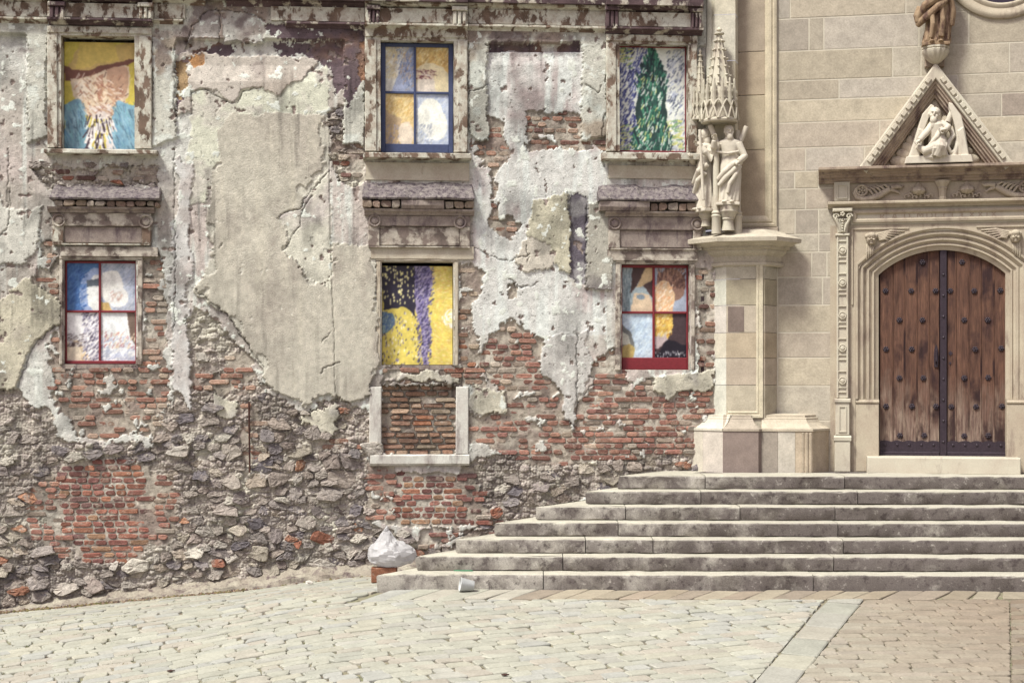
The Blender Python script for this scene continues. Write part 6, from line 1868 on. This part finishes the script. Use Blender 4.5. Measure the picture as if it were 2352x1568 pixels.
def head(m, c, s, turn=0, tilt=0, beard=0, hair=1, veil=False):
    R = Euler((0, tilt, turn)).to_matrix(); c = Vector(c)
    def E(p, r): m.ell(tuple(c + R @ (Vector(p) * s)), tuple(x * s for x in r), Euler((0, tilt, turn)), 14, 10)
    E((0, 0, 0), (.058, .07, .078)); E((0, -.02, -.045), (.045, .05, .045))
    E((0, -.075, -.005), (.010, .02, .024)); E((0, -.068, .024), (.045, .016, .010))      # nose, brow
    for e in (-1, 1):
        E((e * .024, -.062, .010), (.012, .008, .007)); E((e * .06, 0, 0), (.010, .018, .022)); E((e * .03, -.055, -.025), (.02, .018, .018))
    E((0, -.064, -.045), (.020, .010, .006))
    if hair: E((0, .015, .03), (.066, .07, .062))
    if beard:
        E((0, -.055, -.075), (.042, .034, .05)); E((0.005, -.05, -.12), (.03, .026, .06)); E((.0, -.066, -.048), (.036, .014, .012))
    if veil:
        E((0, .012, .025), (.075, .08, .075)); E((0, .03, -.06), (.08, .06, .09))

def robed(name, mat, frame, base, h, label, group, opts):
    s = h
    m = MB()
    ln = opts.get('lean', 0)
    nf = opts.get('nf', 9); am = 1.25 * opts.get('amp', .055); tw = opts.get('tw', 2.5)
    prof = [(0, .135, .115), (.03, .15, .125), (.12, .145, .12), (.25, .14, .115), (.38, .138, .11), (.48, .135, .105), (.56, .12, .095), (.62, .108, .085), (.68, .115, .088), (.74, .13, .09), (.785, .14, .085), (.81, .125, .075), (.83, .07, .06), (.87, .045, .045)]
    fold = lambda a, t: 1 + (am * math.sin(nf * a + tw * t * 3 + math.sin(a * 3) * .8) + am * .5 * math.sin((nf * 2 + 1) * a - tw * t * 4)) * max(0, min(1, (.80 - t) * 1.6))
    loft(m, [(ln * math.sin(z * 3.0) * s, 0, z * s, rx * s, ry * s) for z, rx, ry in prof], 64, fold)
    hx = ln * .4 * s
    head(m, (hx, -.015 * s, .925 * s), s, opts.get('turn', 0), opts.get('tilt', 0), opts.get('beard', 0), 1, opts.get('veil', False))
    for (sh, el, wr, hd) in opts.get('arms', []):
        sh, el, wr = [Vector(q) * s for q in (sh, el, wr)]
        m.tube([tuple(sh), tuple(sh.lerp(el, .5)), tuple(el), tuple(el.lerp(wr, .5)), tuple(wr)], [.056 * s, .05 * s, .05 * s, .045 * s, .036 * s], 12)
        if hd: hand(m, wr, (wr - el), s * .85)
    for (pts, rd) in opts.get('drape', []):
        n = len(pts)
        m.tube([tuple(Vector(q) * s) for q in pts], [rd * s * (.6 + .4 * math.sin(PI * (k + .5) / n)) for k in range(n)], 10)
    for (p0, p1, rd) in opts.get('poles', []):
        m.tube([tuple(Vector(p0) * s), tuple(Vector(p1) * s)], rd * s, 10)
    for q in opts.get('balls', []):
        m.ell(tuple(Vector(q[0]) * s), tuple(x * s for x in q[1]), None, 12, 8)
    for e in (-1, 1):                                     # toes under the hem
        m.ell((e * .05 * s, -.12 * s, .012 * s), (.03 * s, .06 * s, .018 * s), None, 10, 6)
    m.box(-.15 * s, .15 * s, -.13 * s, .11 * s, -.03 * s, .006 * s)
    o = m.build(name, mat)
    o.matrix_world = frame.m @ Matrix.Translation(base) @ Matrix.Rotation(opts.get('rot', 0), 4, 'Z')
    fuse(o, .0055, 1)
    tag(o, label, 'statue', group)
    return o

p = .46
b1 = (ru(1672, 478, p), -p, rv(474, 1672, p) + .035); hs = (rv(290, 1672, p) - b1[2])
robed('statue', M['statue_pale'], RF, b1, hs, 'bearded stone saint with crossed beams under the carved canopy', 'carved figures on the church', dict(
    beard=1, lean=.03, nf=8, amp=.06, tw=2.0, turn=.25, rot=.05,
    arms=[((-.13, -.02, .77), (-.19, -.05, .64), (-.17, -.15, .80), True), ((.13, -.02, .77), (.21, -.03, .60), (.13, -.13, .52), True)],
    drape=[([(.17, -.06, .56), (.08, -.13, .50), (-.04, -.14, .40), (-.13, -.10, .30)], .04), ([(.17, -.07, .52), (.09, -.14, .43), (-.02, -.14, .33), (-.12, -.11, .22)], .035), ([(.16, -.08, .47), (.10, -.135, .36), (.02, -.14, .24), (.0, -.13, .12)], .03), ([(-.14, -.09, .66), (.0, -.115, .63), (.14, -.09, .66)], .018)],
    poles=[((-.23, .0, 1.02), (.02, .06, .4), .035), ((.24, .06, 1.0), (-.02, .08, .4), .035)]))
p = .34
b2 = (ru(1622, 488, p), -p, rv(488, 1622, p) + .03); hs = (rv(300, 1622, p) - b2[2])
robed('statue', M['statue_pale'], RF, b2, hs, 'robed stone figure facing left on the side of the pier', 'carved figures on the church', dict(
    beard=0, lean=-.03, nf=7, amp=.06, rot=-.9, turn=-.2, veil=True,
    arms=[((-.13, -.02, .77), (-.19, -.06, .60), (-.08, -.17, .66), True), ((.13, -.02, .77), (.18, -.05, .62), (.10, -.16, .78), True)],
    drape=[([(.15, -.08, .55), (.04, -.14, .48), (-.10, -.12, .34)], .04), ([(.13, -.10, .45), (.02, -.14, .36), (-.1, -.12, .2)], .035)],
    poles=[((.12, -.18, .98), (.14, -.14, .1), .02)]))
p = .2
b3 = (cbx, -.2, zc1 + .035); 
robed('statue', M['statue_brown'], RF, b3, 1.12, 'brown stone robed figure standing on the bowl above the gable', 'carved figures on the church', dict(
    beard=0, lean=.05, nf=7, amp=.085, tw=3.2, turn=.1,
    arms=[((-.13, -.02, .77), (-.20, -.05, .58), (-.10, -.17, .60), True), ((.13, -.02, .77), (.20, -.05, .60), (.06, -.17, .66), True)],
    drape=[([(.16, -.08, .60), (.04, -.15, .52), (-.12, -.13, .42), (-.19, -.06, .30)], .05), ([(.14, -.10, .50), (.02, -.15, .40), (-.12, -.12, .28), (-.20, -.03, .22)], .045), ([(.16, -.06, .5), (.18, -.04, .35), (.17, -.02, .2)], .045), ([(-.17, -.06, .42), (-.20, -.05, .32), (-.19, -.05, .25)], .05), ([(.05, -.13, .45), (.07, -.14, .25), (.06, -.13, .06)], .03), ([(-.05, -.13, .38), (-.04, -.15, .2), (-.06, -.13, .05)], .03)]))

# winged kneeling figure in the gable
p = .10
gx0, gz0 = ru(2150, 372, p), rv(379, 2150, p)
gs = F / 19.5
def G(px, py): return ((px - 2150) / gs, (379 - py) / gs)
m = MB()
sl = [G(2078, 379), G(2228, 379), G(2224, 362), G(2082, 363)]
m.prism([(x, z) for x, z in sl], -.20, .06)
def wing(pts, y0, y1): m.prism([G(*q) for q in pts], y0, y1, inset=.012)
wing([(2084, 368), (2098, 330), (2108, 295), (2118, 265), (2137, 243), (2144, 247), (2132, 275), (2124, 300), (2120, 335), (2112, 368)], -.14, .06)
wing([(2176, 240), (2184, 243), (2204, 272), (2212, 305), (2222, 368), (2200, 368), (2194, 330), (2190, 300), (2183, 270), (2177, 254)], -.14, .06)
for q in range(5):
    f = q / 5
    a0 = G(2090 + f * 22, 366); a1 = G(2112 + f * 10, 300 + f * 8); m.tube([(a0[0], -.14, a0[1]), (a1[0], -.15, a1[1])], [.02, .012], 6)
    a0 = G(2218 - f * 16, 366); a1 = G(2206 - f * 10, 300 + f * 8); m.tube([(a0[0], -.14, a0[1]), (a1[0], -.15, a1[1])], [.02, .012], 6)
def T(pts, rd, seg=12, y=None): m.tube([(G(a, b)[0], c, G(a, b)[1]) for a, b, c in pts], rd, seg)
T([(2150, 330, -.10), (2150, 308, -.13), (2149, 292, -.15), (2150, 283, -.13)], [.11, .10, .095, .05], 18)          # torso
hd = G(2144, 268); head(m, (hd[0], -.16, hd[1]), 1.05, -.1, .15, 1, 1)
T([(2142, 288, -.13), (2124, 312, -.2), (2110, 328, -.24)], [.05, .045, .035])                                     # arm reaching out
c_ = G(2110, 328); hand(m, (c_[0], -.24, c_[1]), (-.6, -.4, -.5), .9)
T([(2160, 288, -.13), (2174, 300, -.2), (2166, 306, -.26)], [.05, .045, .035])
c_ = G(2166, 306); hand(m, (c_[0], -.26, c_[1]), (-.7, -.2, -.1), .9)
T([(2152, 328, -.14), (2142, 345, -.22), (2122, 352, -.2), (2106, 340, -.18)], [.09, .075, .06, .03], 14)             # robe over the left knee
T([(2156, 326, -.16), (2156, 345, -.24), (2148, 362, -.20)], [.085, .08, .07], 14)                                  # kneeling leg
T([(2142, 364, -.2), (2120, 366, -.16), (2096, 368, -.12)], [.05, .03, .012], 10)
T([(2160, 300, -.2), (2148, 322, -.24), (2130, 342, -.24)], [.03, .035, .02], 10)                                   # sash
T([(2180, 300, -.12), (2186, 318, -.14), (2178, 328, -.16), (2172, 342, -.16), (2180, 356, -.14), (2192, 350, -.13), (2198, 364, -.1)], [.035, .03, .028, .034, .03, .026, .02], 10)   # blown cloth
T([(2168, 364, -.18), (2160, 340, -.2), (2162, 330, -.18)], [.04, .04, .03], 10)
T([(2186, 366, -.14), (2194, 340, -.12), (2196, 315, -.1)], [.035, .03, .02], 10)
for q in range(7):
    T([(2146 + q * 4, 330 + q, -.24), (2142 + q * 4, 348, -.28), (2138 + q * 5, 364, -.24)], [.012, .016, .012], 6)
T([(2174, 285, -.1), (2182, 262, -.1), (2178, 244, -.1)], [.04, .03, .015], 10); T([(2128, 290, -.08), (2126, 268, -.1), (2138, 248, -.1)], [.03, .025, .012], 10)
o = m.build('relief_sculpture', M['statue_pale'])
o.matrix_world = RF.m @ Matrix.Translation((gx0, -p, gz0 + .002))
fuse(o, .006, 1)
tag(o, 'pale stone winged figure kneeling in the triangular gable', 'sculpture', 'carved figures on the church')

# ================================================================== litter
def on_ground(px, py):
    x, y = gp(px, py); return Vector((x, y, zg(x, y)))
# plastic bag lying on a brick behind the lowest step
def mat_plastic(name, c, tr=.35):
    m, nt, b = nodes_of(name, .35, .4)
    n = noise(nt, 9, 4, .6, coords(nt))
    nt.links.new(mix(nt, c, tuple(x * .88 for x in c), n), b.inputs["Base Color"])
    t = nt.nodes.new("ShaderNodeBsdfTranslucent"); t.inputs[0].default_value = (*c, 1)
    mx = nt.nodes.new("ShaderNodeMixShader"); mx.inputs[0].default_value = tr
    nt.links.new(b.outputs[0], mx.inputs[1]); nt.links.new(t.outputs[0], mx.inputs[2])
    nt.links.new(mx.outputs[0], nt.nodes["Material Output"].inputs[0])
    bump(nt, b, noise(nt, 22, 5, .6, coords(nt), 1.2), .6, .02)
    return m
M['bag'] = mat_plastic('thin_white_plastic', col(232, 230, 230), .5)
YB = 18.35
def bp(px, py): return ((px - CX) / F * YB, EYE + (HY - py) / F * YB)
bx0, bz0 = bp(893, 1298)
m = MB(); nseg, nr = 40, 24; rb = random.Random(12)
vs = []; fs = []
for i in range(nr + 1):
    ph = PI * i / nr
    for k in range(nseg):
        a = 2 * PI * k / nseg
        d = Vector((math.sin(ph) * math.cos(a), math.sin(ph) * math.sin(a), math.cos(ph)))
        rx = .27 + .03 * math.sin(3 * a + 1) ; rz = .15; ry = .18
        x, y, z = d.x * rx, d.y * ry, d.z * rz
        z += .02
        pk = math.exp(-abs(x + .03) / .075 - abs(y) / .09) * max(0, d.z)      # gathered peak
        z += .24 * pk; x += .01 * pk
        pk2 = math.exp(-((x - .24) ** 2) / .006) * max(0, d.x); x += .05 * pk2; z += .0
        n_ = sn(x * 22 + z * 14 + y * 9, 3) * .5 + sn(x * 11 - z * 23 + y * 13, 5) * .5 + (1 - abs(sn(x * 16 + z * 30 - y * 21, 8))) * .6
        q = 1 + .10 * n_
        j_ = .011 if 0 < i < nr else 0
        vs.append((x * q + rb.uniform(-j_, j_), y * q + rb.uniform(-j_, j_), max(-.115, z * q + rb.uniform(-j_, j_))))
for i in range(nr):
    for k in range(nseg): fs.append((i * nseg + k, (i + 1) * nseg + k, (i + 1) * nseg + (k + 1) % nseg, i * nseg + (k + 1) % nseg))
m.add(vs, fs)
bag = m.build('plastic_bag', M['bag'], smooth=True, angle=28)
gz_b = zg(bx0, YB)
bag.location = (bx0, YB, bz0 + .115 - .012)
tag(bag, 'crumpled white plastic bag lying by the end of the lowest steps', 'bag')
r = random.Random(4)
m = MB(); top = bz0 - .014
m.block(-.14, .16, 0, top - gz_b, -.09, .09, .008, col(146, 100, 78)); bk = m.build('loose_brick', M['brick']); bk.location = (bx0 - .06, YB - .04, gz_b); tag(bk, 'loose orange brick under the plastic bag', 'brick')
# paper cup tipped against the lowest step
M['cup'] = mat_plastic('white_cup', col(222, 224, 222), .25)
m = MB(); m.lathe([(.001, 0), (.052, 0), (.055, .004), (.077, .148), (.081, .152), (.078, .156), (.073, .150), (.052, .01), (.001, .009)], 0, 0, 28)
cup = m.build('plastic_cup', M['cup'], smooth=True, angle=40)
cp = gp(1074, 1351); cup.location = (cp[0] + .075, 16.9, zg(cp[0], 16.9) + .062); cup.rotation_euler = (0, math.radians(-82), math.radians(10))
tag(cup, 'white plastic cup lying on its side against the bottom step', 'cup')
M['green'] = mat_plain('green_plastic', col(46, 150, 106), .4, .4)
m = MB(); m.box(-.10, .10, -.006, .006, 0, .008); m.box(-.03, .12, -.02, -.009, .001, .007); gs_ = m.build('plastic_strip', M['green'])
sx_ = SF.world(SF.at(1062, 1308, -.2)[0], .27, .165 + .004); gs_.location = sx_; gs_.rotation_euler = (0, 0, -.08); tag(gs_, 'green plastic strip lying on the lowest step', 'litter')
M['white_litter'] = mat_plain('white_litter', col(226, 222, 226), .5)
m = MB(); m.tube([(-.08, 0, .016), (.08, .02, .022)], .015, 10); t_ = m.build('paper_tube', M['white_litter'], smooth=True, angle=40); g = on_ground(119, 1372); t_.location = g + Vector((0, 0, .035)); tag(t_, 'white paper tube among dirt at the left foot of the wall', 'litter')
lit = [(218, 1376, (210, 206, 200), 'pale crumpled wrapper at the foot of the rubble wall', .07), (226, 1372, (222, 190, 160), 'orange and cream scrap of wrapper by the wall', .05), (232, 1379, (96, 80, 100), 'dark scrap beside the pale crumpled wrapper', .035), (180, 1385, (214, 206, 190), 'small pale paper scrap left of the crumpled wrapper', .035), (208, 1373, (60, 110, 90), 'small green scrap touching the pale wrapper', .035), (710, 1343, (212, 206, 196), 'flattened pale paper on the paving near the wall', .05)]
for (px, py, c, lb, sz) in lit:
    m = MB(); n = 9; vs = []; fs = []
    rr = random.Random(px)
    for j in range(5):
        for k in range(n):
            a = 2 * PI * k / n; ph = PI * (j + .3) / 5
            q = sz * rr.uniform(.6, 1.25)
            vs.append((math.cos(a) * math.sin(ph) * q, math.sin(a) * math.sin(ph) * q * .7, max(0, .4 * sz + math.cos(ph) * q * .55)))
    for j in range(4):
        for k in range(n): fs.append((j * n + k, j * n + (k + 1) % n, (j + 1) * n + (k + 1) % n, (j + 1) * n + k))
    fs += [tuple(range(n))]
    m.add(vs, fs, col(*c)); o = m.build('paper_scrap', M['paint']); g = on_ground(px, py); o.location = g + Vector((0, 0, .012)); tag(o, lb, 'litter', 'scraps of litter by the wall')
for (px, py, lb) in ((1160, 1552 - 0, 'dark dead leaf on the paving below the stairs'), (392, 1603 - 60, 'dark dead leaf on the left of the paving')):
    m = MB(); m.prism([(-.03, -.012), (0, -.02), (.04, 0), (0, .02), (-.03, .01)], -.004, .004); o = m.build('dead_leaf', M['rust']); g = on_ground(px, min(py, 1560)); o.location = g + Vector((0, 0, .014)); o.rotation_euler = (PI / 2 + .15, 0, .4); tag(o, lb, 'leaf', 'dead leaves on the paving')
# dirt, moss and dry stalks gathered along the wall foot and in the joints
M['debris'] = mat_attr('wall_foot_debris', 80, (.6, 1.2), (.8, 1.1), .6, .008)
m = MB(); rr = random.Random(9)
for q in range(1500):
    px = rr.uniform(-30, 560) if rr.random() < .8 else rr.uniform(-30, 880)
    u = lu(px, 1350, .3); X, Y, _ = LF.world(u, -rr.uniform(.12, .42), 0)
    z = zg(X, Y) + .0; s_ = rr.uniform(.006, .028)
    c = rr.choice([(112, 92, 78), (96, 80, 74), (134, 112, 92), (120, 110, 70), (100, 96, 62), (150, 132, 110)])
    a = rr.uniform(0, PI); dx, dy = math.cos(a) * s_, math.sin(a) * s_; hz = s_ * rr.uniform(.3, 1.2)
    m.add([(X - dx, Y - dy, z), (X + dy, Y - dx, z + .003), (X + dx, Y + dy, z), (X - dy, Y + dx, z + .004), (X + rr.uniform(-.3, .3) * s_, Y, z + hz)], [(0, 1, 4), (1, 2, 4), (2, 3, 4), (3, 0, 4)], col(*c))
o = m.build('dirt_and_moss', M['debris']); tag(o, 'brown dirt and moss gathered at the foot of the wall', 'debris', None, 'stuff')

# moss and weeds in the paving joints, front left
m = MB(); rr = random.Random(19)
for q in range(420):
    px = rr.uniform(-20, 900) * rr.random() ** .5; py = rr.uniform(1410, 1575)
    X, Y = gp(px, py); z = zg(X, Y) - .012
    n = rr.randint(3, 6); s_ = rr.uniform(.008, .02)
    c = col(*rr.choice([(110, 112, 66), (96, 104, 60), (124, 118, 78), (104, 96, 70)]))
    for k in range(n):
        a = rr.uniform(0, 2 * PI); dx, dy = math.cos(a), math.sin(a); ox, oy = rr.uniform(-.03, .03), rr.uniform(-.008, .008)
        m.add([(X + ox - dy * .004, Y + oy + dx * .004, z), (X + ox + dy * .004, Y + oy - dx * .004, z), (X + ox + dx * s_, Y + oy + dy * s_ * .5, z + .012 + s_ * rr.uniform(.4, 1.0))], [(0, 1, 2)], c)
o = m.build('joint_moss', M['debris']); tag(o, 'green moss and weeds in the paving joints at the left', 'moss', None, 'stuff')
